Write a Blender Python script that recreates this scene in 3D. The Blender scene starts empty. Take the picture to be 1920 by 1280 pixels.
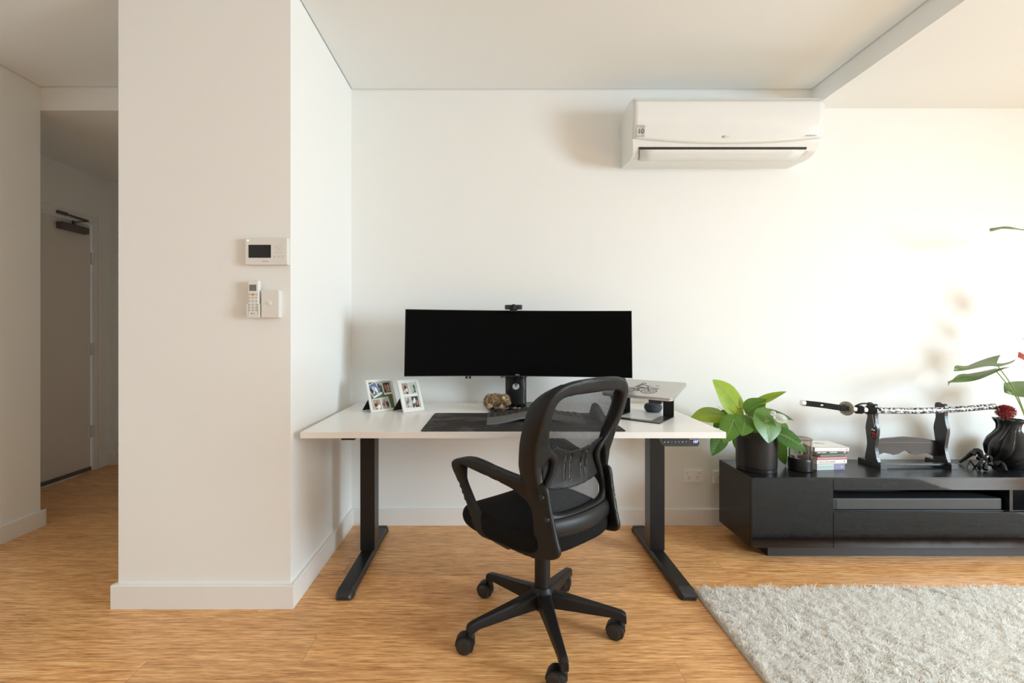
import bpy, bmesh, math, random
import numpy as np
from mathutils import Vector, Matrix
from mathutils.geometry import delaunay_2d_cdt
random.seed(7); RNG = np.random.default_rng(7)
S = bpy.context.scene; COL = S.collection; PI = math.pi
V = Vector

# ------------------------------------------------------------------ camera, world, light, exposure
FPX, VX, VY, EYE = 853.333, 923.0, 625.0, 1.15
cam = bpy.data.objects.new('camera', bpy.data.cameras.new('camera')); COL.objects.link(cam)
cam.data.lens = 16; cam.data.sensor_width = 36; cam.data.sensor_fit = 'HORIZONTAL'
cam.data.shift_x = (960 - VX) / 1920; cam.data.shift_y = (VY - 640) / 1920
cam.data.clip_start = .05
cam.location = (0, 0, EYE); cam.rotation_euler = (PI / 2, 0, 0); S.camera = cam
w = bpy.data.worlds.new('sky'); S.world = w; w.use_nodes = True
w.node_tree.nodes['Background'].inputs[0].default_value = (.75, .85, 1, 1)
w.node_tree.nodes['Background'].inputs[1].default_value = 1.0

def area(name, loc, target, sx, sy, power, color):
    l = bpy.data.lights.new(name, 'AREA'); l.shape = 'RECTANGLE'; l.size = sx; l.size_y = sy
    l.energy = power; l.color = color
    o = bpy.data.objects.new(name, l); COL.objects.link(o); o.location = loc
    o.rotation_euler = (V(target) - V(loc)).to_track_quat('-Z', 'Y').to_euler()
    return o
# daylight that comes in through the opening of the glass door in the right wall
area('window_daylight', (5.12, -.62, 1.42), (0, -.62, -3.9), 1.6, 2.15, 272, (.74, .90, 1.0))
# weak fill light, added at an unseen opening in the wall behind the camera
area('rear_fill_light', (1.3, -4.5, 1.55), (1.3, 0, 1.55), 1.7, 1.2, 3, (.95, .98, 1.0))
VS = S.view_settings
VS.view_transform = 'Standard'; VS.look = 'None'; VS.gamma = 1; VS.use_curve_mapping = False
VS.exposure = .55
try:
    S.cycles.max_bounces = 12; S.cycles.diffuse_bounces = 8; S.cycles.glossy_bounces = 6
    S.cycles.transparent_max_bounces = 24; S.cycles.transmission_bounces = 10
except Exception: pass

def W(px, py, Y):
    """point at depth Y seen at that place of the photograph"""
    s = FPX / Y
    return V(((px - VX) / s, Y, EYE - (py - VY) / s))

# ------------------------------------------------------------------ materials
def mat(name, col, rough=.5, metal=0, **kw):
    m = bpy.data.materials.new(name); m.use_nodes = True
    b = m.node_tree.nodes['Principled BSDF']
    b.inputs['Base Color'].default_value = (*col, 1); b.inputs['Roughness'].default_value = rough
    b.inputs['Metallic'].default_value = metal
    for k, v in kw.items(): b.inputs[k.replace('_', ' ')].default_value = v
    return m
def nt(m): return m.node_tree.nodes, m.node_tree.links, m.node_tree.nodes['Principled BSDF']
def coords(m, scale=(1, 1, 1), rot=(0, 0, 0), kind='Object'):
    n, l, b = nt(m)
    tc = n.new('ShaderNodeTexCoord'); mp = n.new('ShaderNodeMapping')
    mp.inputs['Scale'].default_value = scale; mp.inputs['Rotation'].default_value = rot
    l.new(tc.outputs[kind], mp.inputs[0]); return mp.outputs[0]
def noise(m, vec, scale, detail=4, rough=.6):
    n, l, b = nt(m); t = n.new('ShaderNodeTexNoise'); t.inputs['Scale'].default_value = scale
    t.inputs['Detail'].default_value = detail; t.inputs['Roughness'].default_value = rough
    l.new(vec, t.inputs['Vector']); return t.outputs['Fac']
def ramp(m, fac, stops):
    n, l, b = nt(m); r = n.new('ShaderNodeValToRGB'); e = r.color_ramp.elements
    while len(e) < len(stops): e.new(.5)
    for k, (p, c) in enumerate(stops): e[k].position = p; e[k].color = (*c, 1)
    l.new(fac, r.inputs[0]); return r.outputs[0]
def bump(m, fac, strength, dist=.002):
    n, l, b = nt(m); bp = n.new('ShaderNodeBump'); bp.inputs['Strength'].default_value = strength
    bp.inputs['Distance'].default_value = dist; l.new(fac, bp.inputs['Height']); l.new(bp.outputs[0], b.inputs['Normal'])
def math_(m, op, a, b_=None):
    n, l, b = nt(m); t = n.new('ShaderNodeMath'); t.operation = op
    for k, v in enumerate((a, b_)):
        if v is None: continue
        if isinstance(v, (int, float)): t.inputs[k].default_value = v
        else: l.new(v, t.inputs[k])
    return t.outputs[0]
def mixc(m, fac, a, b_, mode='MIX'):
    n, l, b = nt(m); t = n.new('ShaderNodeMix'); t.data_type = 'RGBA'; t.blend_type = mode
    for k, v in ((0, fac), (6, a), (7, b_)):
        if isinstance(v, (int, float)): t.inputs[k].default_value = v
        elif isinstance(v, tuple): t.inputs[k].default_value = (*v, 1)
        else: l.new(v, t.inputs[k])
    return t.outputs[2]

M = {}
def wallmat(name, col):
    m = mat(name, col, .75); v = coords(m)
    bump(m, noise(m, v, 350, 3), .06, .001); return m
M['wall'] = wallmat('wall_paint', (.85, .865, .85))
M['ceil'] = wallmat('ceiling_paint', (.85, .88, .885))
M['wallrear'] = wallmat('bounce_cutting_grey', (.14, .14, .145))  # unseen rear wall, made dark to cut the light bounced onto the partition
M['trim'] = mat('trim_paint', (.83, .825, .80), .4)
M['door'] = mat('door_paint', (.74, .71, .66), .5)
# strand bamboo floor boards running along x
m = mat('bamboo_floor', (.5, .3, .15), .3)
n, l, b = nt(m)
sep = n.new('ShaderNodeSeparateXYZ'); l.new(coords(m), sep.inputs[0])
row = math_(m, 'FLOOR', math_(m, 'DIVIDE', sep.outputs[1], .142))
wn = n.new('ShaderNodeTexWhiteNoise'); wn.noise_dimensions = '1D'; l.new(row, wn.inputs['W'])
xo = math_(m, 'ADD', sep.outputs[0], math_(m, 'MULTIPLY', wn.outputs['Value'], 1.9))
cell = math_(m, 'FLOOR', math_(m, 'DIVIDE', xo, 1.85))
wn2 = n.new('ShaderNodeTexWhiteNoise'); wn2.noise_dimensions = '2D'
cb = n.new('ShaderNodeCombineXYZ'); l.new(row, cb.inputs[0]); l.new(cell, cb.inputs[1]); l.new(cb.outputs[0], wn2.inputs['Vector'])
offv = n.new('ShaderNodeVectorMath'); offv.operation = 'ADD'
cb2 = n.new('ShaderNodeCombineXYZ'); l.new(math_(m, 'MULTIPLY', wn2.outputs['Value'], 7.0), cb2.inputs[0]); l.new(math_(m, 'MULTIPLY', row, .37), cb2.inputs[2])
l.new(coords(m), offv.inputs[0]); l.new(cb2.outputs[0], offv.inputs[1])
def strand(sx, sy, detail):
    mp = n.new('ShaderNodeMapping'); mp.inputs['Scale'].default_value = (sx, sy, 1); l.new(offv.outputs[0], mp.inputs[0])
    return noise(m, mp.outputs[0], 1, detail, .62)
fine = strand(17, 420, 3); mid = strand(7, 120, 3); big = strand(.9, 9, 2)
f = math_(m, 'ADD', math_(m, 'MULTIPLY', fine, .5), math_(m, 'MULTIPLY', mid, .5))
c = ramp(m, f, [(.34, (.34, .132, .040)), (.44, (.63, .305, .112)), (.52, (.82, .455, .185)), (.62, (.98, .65, .33))])
c = mixc(m, .5, c, ramp(m, big, [(.3, (.80, .76, .70)), (.7, (1.08, 1.1, 1.12))]), 'MULTIPLY')
c = mixc(m, .45, c, ramp(m, wn2.outputs['Value'], [(0, (.80, .77, .74)), (1, (1.12, 1.1, 1.08))]), 'MULTIPLY')
# joints between boards
fy = math_(m, 'FRACT', math_(m, 'DIVIDE', sep.outputs[1], .142)); fx = math_(m, 'FRACT', math_(m, 'DIVIDE', xo, 1.85))
jy = math_(m, 'LESS_THAN', fy, .008); jx = math_(m, 'LESS_THAN', fx, .0011)
c = mixc(m, math_(m, 'MULTIPLY', math_(m, 'MAXIMUM', jy, jx), .45), c, (.13, .065, .03))
l.new(c, b.inputs['Base Color'])
l.new(math_(m, 'ADD', math_(m, 'MULTIPLY', mid, .2), .26), b.inputs['Roughness']); bump(m, f, .08, .0008)
M['floor'] = m

M['white'] = mat('white_plastic', (.80, .79, .75), .35)
M['offwhite'] = mat('device_white', (.76, .75, .71), .3)
M['ac'] = mat('glossy_white_plastic', (.80, .82, .81), .16)
M['ink'] = mat('grey_print', (.16, .16, .15), .5)
M['palegrey'] = mat('pale_grey_print', (.5, .5, .47), .5)
M['dark'] = mat('dark_gap', (.012, .012, .011), .6)
M['blk'] = mat('black_plastic', (.022, .022, .023), .42)
M['chairplastic'] = mat('charcoal_plastic', (.0098, .0100, .0106), .45, Specular_IOR_Level=.33)
v = coords(M['chairplastic']); bump(M['chairplastic'], noise(M['chairplastic'], v, 900, 2), .12, .0005)
M['metalblk'] = mat('black_powder_coat', (.012, .012, .0125), .33, Specular_IOR_Level=.35)
v = coords(M['metalblk']); bump(M['metalblk'], noise(M['metalblk'], v, 700, 2), .06, .0005)
M['screen'] = mat('screen_black', (.002, .002, .002), .35, Specular_IOR_Level=.06)
M['lcd'] = mat('small_screen', (.006, .006, .006), .3)
M['lcdgrey'] = mat('lcd_grey', (.16, .17, .155), .3)
M['desk'] = mat('desk_white_laminate', (.90, .90, .89), .27)
v = coords(M['desk'], (3, 60, 1)); bump(M['desk'], noise(M['desk'], v, 6, 3), .03, .0005)
M['lacq'] = mat('black_gloss_front', (.006, .006, .007), .04)
M['matblk'] = mat('black_satin_laminate', (.009, .009, .010), .27, Specular_IOR_Level=.42)
M['plinth'] = mat('plinth_grey', (.030, .030, .031), .4)
M['chrome'] = mat('bright_metal', (.75, .74, .72), .22, 1)
M['silver'] = mat('laptop_aluminium', (.60, .595, .58), .36, .75)
M['seatfab'] = mat('black_seat_fabric', (.006, .006, .006), .9, Specular_IOR_Level=.15)
v = coords(M['seatfab'], (190, 190, 190), (.6, .6, .78))
n, l, b = nt(M['seatfab']); vo = n.new('ShaderNodeTexVoronoi'); vo.inputs['Scale'].default_value = 1; vo.inputs['Randomness'].default_value = .0
l.new(v, vo.inputs['Vector']); l.new(ramp(M['seatfab'], vo.outputs['Distance'], [(.2, (.002, .002, .002)), (.7, (.012, .012, .013))]), b.inputs['Base Color'])
bump(M['seatfab'], vo.outputs['Distance'], .5, .001)
# open weave of the backrest: real holes through a woven sheet
m = mat('mesh_weave', (.018, .018, .02), .7); n, l, b = nt(m)
v = coords(m, (1, 1, 1), (0, PI / 4, 0)); sp = n.new('ShaderNodeSeparateXYZ'); l.new(v, sp.inputs[0])
K = 2 * PI / .0047
hol = math_(m, 'MULTIPLY', math_(m, 'COSINE', math_(m, 'MULTIPLY', sp.outputs[0], K)), math_(m, 'COSINE', math_(m, 'MULTIPLY', sp.outputs[2], K)))
hol = math_(m, 'GREATER_THAN', hol, .03)
tr = n.new('ShaderNodeBsdfTransparent'); mx = n.new('ShaderNodeMixShader'); out = n['Material Output']
l.new(hol, mx.inputs[0]); l.new(b.outputs[0], mx.inputs[1]); l.new(tr.outputs[0], mx.inputs[2]); l.new(mx.outputs[0], out.inputs[0])
M['mesh'] = m
M['rug'] = mat('rug_wool', (.80, .77, .72), .9)
M['rugb'] = mat('rug_backing', (.55, .52, .47), .9)
n, l, b = nt(M['rug']); v = coords(M['rug'])
l.new(ramp(M['rug'], noise(M['rug'], v, 55, 4, .7), [(.3, (.93, .925, .91)), (.7, (.985, .98, .97))]), b.inputs['Base Color'])
n, l, b = nt(M['rug']); tl = n.new('ShaderNodeBsdfTranslucent'); tl.inputs[0].default_value = (.97, .95, .90, 1); mx = n.new('ShaderNodeMixShader'); mx.inputs[0].default_value = .38
l.new(b.outputs[0], mx.inputs[1]); l.new(tl.outputs[0], mx.inputs[2]); l.new(mx.outputs[0], n['Material Output'].inputs[0])
# desk mat with a faint map pattern
m = mat('desk_mat_cloth', (.02, .018, .018), .75); v = coords(m, (5.2, 9.5, 1))
blob = ramp(m, noise(m, v, 1, 6, .62), [(.50, (.016, .0145, .0145)), (.56, (.070, .064, .068))])
v2 = coords(m, (60, 60, 60)); fine_ = ramp(m, noise(m, v2, 4, 2), [(.35, (.6, .6, .6)), (.65, (1.25, 1.25, 1.25))])
nt(m)[1].new(mixc(m, .8, blob, fine_, 'MULTIPLY'), nt(m)[2].inputs['Base Color']); M['mat'] = m
M['kbd'] = mat('graphite_plastic', (.045, .046, .046), .5)
M['key'] = mat('key_plastic', (.022, .023, .024), .45)
M['palm'] = mat('palm_rest', (.12, .125, .12), .6)
M['pot'] = mat('black_ceramic', (.011, .011, .012), .36, Specular_IOR_Level=.4)
M['vase'] = mat('black_matt_print', (.006, .006, .007), .36)
M['soil'] = mat('soil', (.03, .02, .014), .95)
n, l, b = nt(M['soil']); v = coords(M['soil'])
l.new(ramp(M['soil'], noise(M['soil'], v, 120, 3), [(.4, (.008, .006, .005)), (.7, (.10, .065, .04))]), b.inputs['Base Color'])
def leafmat(name, c1, c2, rough=.38, trans=.25):
    m = mat(name, c1, rough, Transmission_Weight=0); n, l, b = nt(m)
    v = coords(m); l.new(mixc(m, math_(m, 'MULTIPLY', noise(m, v, 25, 3), 1.0), c1, c2), b.inputs['Base Color'])
    tl = n.new('ShaderNodeBsdfTranslucent'); tl.inputs[0].default_value = (c2[0] * 1.3, c2[1] * 1.4, c2[2], 1)
    mx = n.new('ShaderNodeMixShader'); mx.inputs[0].default_value = trans
    l.new(b.outputs[0], mx.inputs[1]); l.new(tl.outputs[0], mx.inputs[2]); l.new(mx.outputs[0], n['Material Output'].inputs[0]); return m
M['leafL'] = leafmat('leaf_lime', (.20, .33, .015), (.34, .46, .04), .35, .35)
M['leafM'] = leafmat('leaf_green', (.055, .16, .018), (.13, .27, .03), .32, .25)
M['leafD'] = leafmat('leaf_dark', (.018, .085, .015), (.04, .14, .02), .25, .15)
M['leafA'] = leafmat('anthurium_leaf', (.075, .135, .04), (.16, .24, .085), .4, .25)
M['vein'] = mat('leaf_vein', (.30, .42, .12), .5)
M['stem'] = mat('leaf_stem', (.23, .32, .07), .5)
M['stemr'] = mat('pinkish_stem', (.32, .17, .07), .5)
M['red'] = mat('red_flower', (.55, .035, .03), .4)
M['dry'] = mat('dried_red_flower', (.36, .05, .05), .8)
M['terra'] = mat('terracotta', (.23, .09, .05), .8)
m = mat('clear_glass', (.93, .95, .93), .08, Transmission_Weight=.62, IOR=1.4); M['glass'] = m
m = mat('smoky_clear_plastic', (.66, .62, .58), .03, Transmission_Weight=1.0, IOR=1.3); M['smoke'] = m
M['gloss'] = mat('glossy_black_resin', (.008, .008, .008), .1)
M['standwood'] = mat('black_lacquered_wood', (.020, .019, .020), .3)
m = mat('marbled_lacquer', (.5, .5, .5), .15); n, l, b = nt(m); v = coords(m)
l.new(ramp(m, noise(m, v, 95, 5, .75), [(.49, (.02, .02, .025)), (.55, (.72, .71, .72))]), b.inputs['Base Color']); M['marble'] = m
M['cord'] = mat('black_cotton_cord', (.012, .012, .012), .9)
m = mat('carved_metal', (.42, .39, .33), .35, .8); n, l, b = nt(m); v = coords(m)
bump(m, noise(m, v, 160, 3), 1.0, .003); M['carved'] = m
M['redtag'] = mat('red_print', (.55, .02, .015), .6)
M['speaker'] = mat('charcoal_knit', (.050, .056, .066), .9)
M['paper'] = mat('page_paper', (.74, .70, .62), .8)
def flat(name, c, r=.45): M[name] = mat(name, c, r)
flat('book_white', (.80, .79, .76)); flat('book_grey', (.09, .09, .10)); flat('book_green', (.13, .19, .13)); flat('book_pink', (.62, .25, .27))
flat('book_teal', (.45, .63, .60)); flat('book_purple', (.30, .28, .45)); flat('book_orange', (.5, .17, .05))
flat('print_pale', (.55, .55, .55)); flat('print_white', (.78, .78, .76))
flat('skinlike', (.35, .18, .12)); flat('photo_blue', (.12, .17, .32)); flat('photo_green', (.10, .15, .055)); flat('photo_dark', (.035, .028, .028))
flat('photo_tan', (.42, .31, .22)); flat('photo_sky', (.45, .50, .50)); flat('photo_pale', (.55, .58, .50))
M['fur'] = mat('tan_fur', (.36, .25, .13), .9)
n, l, b = nt(M['fur']); v = coords(M['fur'])
l.new(ramp(M['fur'], noise(M['fur'], v, 90, 4), [(.36, (.11, .062, .028)), (.5, (.36, .25, .13)), (.66, (.60, .46, .28))]), b.inputs['Base Color'])
M['furpale'] = mat('cream_felt', (.66, .56, .42), .9); M['pinkpaw'] = mat('pink_felt', (.42, .23, .17), .9)
M['rock'] = mat('brown_stone', (.20, .11, .085), .7)
m = mat('blue_led', (.02, .02, .05), .4); nt(m)[2].inputs['Emission Color'].default_value = (.45, .5, 1, 1); nt(m)[2].inputs['Emission Strength'].default_value = 1.6; M['led'] = m
m = mat('pale_led', (.3, .4, .3), .4); nt(m)[2].inputs['Emission Color'].default_value = (.8, 1, .8, 1); nt(m)[2].inputs['Emission Strength'].default_value = 1.2; M['ledw'] = m
M['sticker'] = mat('sticker_grey', (.17, .17, .165), .6)
M['outlet'] = mat('outlet_white', (.93, .93, .91), .3)
M['orange'] = mat('orange_button', (.55, .24, .07), .5)
M['gasket'] = mat('door_seal_grey', (.12, .105, .10), .5)
M['aluframe'] = mat('window_frame_grey', (.25, .25, .25), .4)

# ------------------------------------------------------------------ mesh helpers
class G:
    def __init__(s): s.bm = bmesh.new()
    def _add(s, fn, bev=0, seg=2):
        t = bmesh.new(); fn(t)
        if bev: bmesh.ops.bevel(t, geom=t.edges[:], offset=bev, segments=seg, affect='EDGES', profile=.6)
        me = bpy.data.meshes.new('t'); t.to_mesh(me); t.free(); s.bm.from_mesh(me); bpy.data.meshes.remove(me); return s
    def box(s, x0, x1, y0, y1, z0, z1, bev=0, mtx=None, seg=2):
        def fn(t):
            bmesh.ops.create_cube(t, size=1)
            for v in t.verts: v.co = V(((x0 + x1) / 2 + v.co.x * (x1 - x0), (y0 + y1) / 2 + v.co.y * (y1 - y0), (z0 + z1) / 2 + v.co.z * (z1 - z0)))
            if bev: bmesh.ops.bevel(t, geom=t.edges[:], offset=bev, segments=seg, affect='EDGES', profile=.6)
            if mtx is not None: bmesh.ops.transform(t, matrix=mtx, verts=t.verts)
        return s._add(fn)
    def cyl(s, p0, p1, r0, r1=None, seg=24, bev=0):
        p0, p1 = V(p0), V(p1); r1 = r0 if r1 is None else r1
        def fn(t):
            bmesh.ops.create_cone(t, cap_ends=True, segments=seg, radius1=r0, radius2=r1, depth=(p1 - p0).length)
            if bev:
                bmesh.ops.bevel(t, geom=[e for e in t.edges if any(len(f.verts) > 4 for f in e.link_faces)], offset=bev, segments=2, affect='EDGES', profile=.5)
            q = (p1 - p0).to_track_quat('Z', 'Y').to_matrix().to_4x4()
            bmesh.ops.transform(t, matrix=Matrix.Translation((p0 + p1) / 2) @ q, verts=t.verts)
        return s._add(fn)
    def ball(s, c, r, sc=(1, 1, 1), seg=20, mtx=None):
        def fn(t):
            bmesh.ops.create_uvsphere(t, u_segments=seg, v_segments=max(8, seg // 2), radius=r)
            mm = Matrix.Diagonal((*sc, 1))
            if mtx is not None: mm = mtx @ mm
            bmesh.ops.transform(t, matrix=Matrix.Translation(V(c)) @ mm, verts=t.verts)
        return s._add(fn)
    def lathe(s, prof, c=(0, 0, 0), seg=40, closed=False):
        c = V(c); bm = s.bm; rings = []
        for r, z in prof:
            if r < 1e-5: rings.append([bm.verts.new(c + V((0, 0, z)))])
            else: rings.append([bm.verts.new(c + V((r * math.cos(2 * PI * k / seg), r * math.sin(2 * PI * k / seg), z))) for k in range(seg)])
        pr = list(zip(rings, rings[1:])) + ([(rings[-1], rings[0])] if closed else [])
        for a, b in pr:
            for k in range(seg):
                k2 = (k + 1) % seg
                vs = [a[k % len(a)], a[k2 % len(a)], b[k2 % len(b)], b[k % len(b)]]
                u = []
                for x in vs:
                    if x not in u: u.append(x)
                if len(u) > 2: bm.faces.new(u)
        return s
    def tube(s, pts, rad, seg=10, sx=1, sy=1, up=(0, 0, 1), cap=True):
        """sweep of an ellipse (or, seg=4, a bar) along pts"""
        pts = [V(p) for p in pts]; n = len(pts)
        if not hasattr(rad, '__len__'): rad = [rad] * n
        bm = s.bm; rings = []; up = V(up)
        for i in range(n):
            t = (pts[min(i + 1, n - 1)] - pts[max(i - 1, 0)]).normalized()
            a = up.cross(t)
            if a.length < 1e-3: a = V((1, 0, 0)).cross(t)
            a.normalize(); b = t.cross(a); r = rad[i]
            rx, ry = (r if isinstance(r, tuple) else (r * sx, r * sy))
            rings.append([bm.verts.new(pts[i] + a * rx * math.cos(2 * PI * (k + .5) / seg) + b * ry * math.sin(2 * PI * (k + .5) / seg)) for k in range(seg)])
        for a, b in zip(rings, rings[1:]):
            for k in range(seg): bm.faces.new((a[k], a[(k + 1) % seg], b[(k + 1) % seg], b[k]))
        if cap: bm.faces.new(rings[0][::-1]); bm.faces.new(rings[-1])
        return s
    def grid(s, fn, nu, nv, closeu=False):
        bm = s.bm; P = [[bm.verts.new(fn(i / nu, j / nv)) for j in range(nv + 1)] for i in range(nu + (0 if closeu else 1))]
        for i in range(nu):
            for j in range(nv):
                a, b = P[i], P[(i + 1) % len(P)]
                bm.faces.new((a[j], b[j], b[j + 1], a[j + 1]))
        return s
    def prism(s, poly, fn, t0, t1, bev=0):
        """poly in 2d; fn(a,b,t)->3d; from t0 to t1"""
        def f_(t):
            A = [t.verts.new(fn(a, b, t0)) for a, b in poly]; B = [t.verts.new(fn(a, b, t1)) for a, b in poly]
            n = len(poly); t.faces.new(A[::-1]); t.faces.new(B)
            for k in range(n): t.faces.new((A[k], A[(k + 1) % n], B[(k + 1) % n], B[k]))
            if bev: bmesh.ops.bevel(t, geom=t.edges[:], offset=bev, segments=2, affect='EDGES', profile=.6)
        return s._add(f_)

def spline(P, n=8, closed=True):
    P = [np.array(p, float) for p in P]; N = len(P); out = []
    rng = range(N) if closed else range(N - 1)
    for i in rng:
        g = (lambda k: P[k % N]) if closed else (lambda k: P[min(max(k, 0), N - 1)])
        p0, p1, p2, p3 = g(i - 1), g(i), g(i + 1), g(i + 2)
        for k in range(n):
            t = k / n
            out.append(.5 * (2 * p1 + (p2 - p0) * t + (2 * p0 - 5 * p1 + 4 * p2 - p3) * t * t + (3 * p1 - p0 - 3 * p2 + p3) * t ** 3))
    if not closed: out.append(P[-1])
    return [tuple(q) for q in out]
def inside(pt, poly):
    x, y = pt; r = False; n = len(poly); j = n - 1
    for i in range(n):
        a, b = poly[i], poly[j]
        if (a[1] > y) != (b[1] > y) and x < (b[0] - a[0]) * (y - a[1]) / (b[1] - a[1]) + a[0]: r = not r
        j = i
    return r
def dist_loops(pts, loops):
    D = np.full(len(pts), 1e9); pts = np.array(pts)
    for L in loops:
        L = np.array(L); A = L; B = np.roll(L, -1, 0); d = B - A; dd = (d ** 2).sum(1) + 1e-12
        for a, e, q in zip(A, d, dd):
            t = np.clip(((pts - a) @ e) / q, 0, 1); D = np.minimum(D, np.hypot(*(pts - a - t[:, None] * e).T))
    return D
def plate(g, outer, holes, fn, half, rnd, step=.009):
    """rounded curved plate with holes: fn(a,b,t) -> 3d, half(a,b)= half thickness"""
    loops = [outer] + holes; pts = []; edges = []
    for L in loops:
        b0 = len(pts); pts += L; edges += [(b0 + k, b0 + (k + 1) % len(L)) for k in range(len(L))]
    nb = len(pts); o = np.array(outer); x0, y0 = o.min(0); x1, y1 = o.max(0)
    ok = lambda p: inside(p, outer) and not any(inside(p, h) for h in holes)
    cand = [(x, y) for x in np.arange(x0, x1, step) for y in np.arange(y0, y1, step) if ok((x, y))]
    ins = []
    for L in loops:                                    # rows close to each rim so that it rounds off smoothly
        A = np.array(L); d = np.roll(A, -1, 0) - np.roll(A, 1, 0); nn = np.stack([-d[:, 1], d[:, 0]], 1) / (np.hypot(*d.T)[:, None] + 1e-9)
        for q in (.3, .75):
            for sg in (1, -1):
                ins += [tuple(p) for p in A + nn * sg * rnd * q if ok(p)]
    D = dist_loops(ins, loops) if ins else []
    ins = [p for p, d in zip(ins, D) if d > rnd * .22]
    if cand:
        D = dist_loops(cand, loops); cand = [p for p, d in zip(cand, D) if d > rnd * 1.1]
    allp = pts + ins + cand
    vo, eo, fo, ov, oe, of = delaunay_2d_cdt([V(p) for p in allp], edges, [], 0, 1e-6)
    P2 = [(v.x, v.y) for v in vo]; D = dist_loops(P2, loops)
    bm = g.bm; F = []; B = []
    for (a, b), d in zip(P2, D):
        h = half(a, b); r = min(rnd, h * .98); q = min(d / rnd, 1); t = h - r + r * math.sqrt(max(0, 1 - (1 - q) ** 2))
        F.append(bm.verts.new(fn(a, b, t))); B.append(bm.verts.new(fn(a, b, -t)))
    cnt = {}
    for f_ in fo:
        cx = sum(P2[k][0] for k in f_) / 3; cy = sum(P2[k][1] for k in f_) / 3
        if not ok((cx, cy)): continue
        f_ = list(f_); bm.faces.new([F[k] for k in f_]); bm.faces.new([B[k] for k in f_[::-1]])
        for k in range(3):
            e = (f_[k], f_[(k + 1) % 3]); cnt[tuple(sorted(e))] = None if tuple(sorted(e)) in cnt else e
    for e in cnt.values():
        if e: bm.faces.new((F[e[1]], F[e[0]], B[e[0]], B[e[1]]))
    for v in [v for v in bm.verts if not v.link_faces]: bm.verts.remove(v)
    return g

def link(o, parent=None, world=True):
    COL.objects.link(o)
    if parent is not None:
        o.parent = parent
        if world and parent.parent is None: o.matrix_parent_inverse = (Matrix.Translation(parent.location) @ parent.rotation_euler.to_matrix().to_4x4()).inverted()
    return o
def obj(name, g, m, parent=None, world=True, ang=35, origin=None, recalc=True):
    if isinstance(g, G):
        if recalc: bmesh.ops.recalc_face_normals(g.bm, faces=g.bm.faces)
        me = bpy.data.meshes.new(name); g.bm.to_mesh(me); g.bm.free()
    else: me = g
    if ang:
        me.shade_smooth(); me.set_sharp_from_angle(angle=math.radians(ang))
    for mm in (m if isinstance(m, list) else [m]): me.materials.append(M[mm])
    o = bpy.data.objects.new(name, me)
    if ang and len(me.polygons) < 1500:
        wn_ = o.modifiers.new('normals', 'WEIGHTED_NORMAL'); wn_.keep_sharp = True; wn_.weight = 90
    if parent is None:
        co = np.empty(len(me.vertices) * 3); me.vertices.foreach_get('co', co); co = co.reshape(-1, 3)
        c = V(((co[:, 0].min() + co[:, 0].max()) / 2, (co[:, 1].min() + co[:, 1].max()) / 2, co[:, 2].min()))
        me.transform(Matrix.Translation(-c)); o.location = c
    return link(o, parent, world)
def tag(o, label, cat, group=None, kind=None):
    o['label'] = label; o['category'] = cat
    if group: o['group'] = group
    if kind: o['kind'] = kind
    return o
def struct(name, g, m, parent=None, ang=35):
    o = obj(name, g, m, parent, ang=ang)
    if parent is None: o['kind'] = 'structure'
    return o
def thing(name, label, cat, loc, rz=0, group=None):
    o = bpy.data.objects.new(name, None); COL.objects.link(o); o.location = loc; o.rotation_euler = (0, 0, rz)
    o.empty_display_size = .05
    return tag(o, label, cat, group)
def text(s, org, right, up, size, m, parent, name='lettering', depth=.0002, align='CENTER', sxf=1.0, world=True, bold=0):
    cu = bpy.data.curves.new('t', 'FONT'); cu.body = s; cu.size = size; cu.align_x = align; cu.align_y = 'CENTER'; cu.extrude = depth; cu.offset = bold
    t = bpy.data.objects.new('t', cu); COL.objects.link(t); bpy.context.view_layer.update()
    me = bpy.data.meshes.new_from_object(t.evaluated_get(bpy.context.evaluated_depsgraph_get())); bpy.data.objects.remove(t)
    r = V(right).normalized(); u = V(up).normalized(); nrm = r.cross(u)
    mm = Matrix((( r.x * sxf, u.x, nrm.x, org[0]), (r.y * sxf, u.y, nrm.y, org[1]), (r.z * sxf, u.z, nrm.z, org[2]), (0, 0, 0, 1)))
    me.transform(mm); return obj(name, me, m, parent, world=world, ang=0)

# ================================================================== the room
YB, YN, XP = 2.744, 1.9166, -.849          # back wall, near face of the partition, its right face
XL, XPL, XR, YR = -2.697, -1.575, 5.0, -4.4
ZC, ZL, ZH = 2.621, 2.507, 2.481           # ceiling, dropped ceiling, hall ceiling
SK, SH = .018, .098                        # skirting
struct('floor', G().box(-3.6, XR + .3, YR - .3, 4.2, -.05, 0), 'floor', ang=0)
struct('wall_back', G().box(XP - .02, XR + .15, YB, YB + .12, 0, 2.8), 'wall')
struct('wall_partition', G().box(XPL, XP, YN, 4.12, 0, 2.8, bev=.0015), 'wall')
struct('wall_left', G().box(XL - .12, XL, YR, 2.717, 0, 2.8, bev=.0015), 'wall')
struct('wall_header', G().box(XL - .7, XPL, 2.717, 2.85, ZH, 2.8), 'wall')
struct('wall_hall_near', G().box(-3.6, XL - .12, 2.60, 2.717, 0, 2.8), 'wall')
HX = -3.37
g = G().box(HX - .12, HX, 2.6, 2.93, 0, ZH); g.box(HX - .12, HX, 3.885, 4.0, 0, ZH); g.box(HX - .12, HX, 2.93, 3.885, 2.075, ZH)
struct('wall_hall_left', g, 'wall')
struct('wall_hall_back', G().box(HX - .12, XPL, 4.0, 4.12, 0, ZH), 'wall')
struct('ceiling_hall', G().box(HX - .12, XPL, 2.85, 4.12, ZH, ZH + .05), 'ceil')
gp = .006
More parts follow.
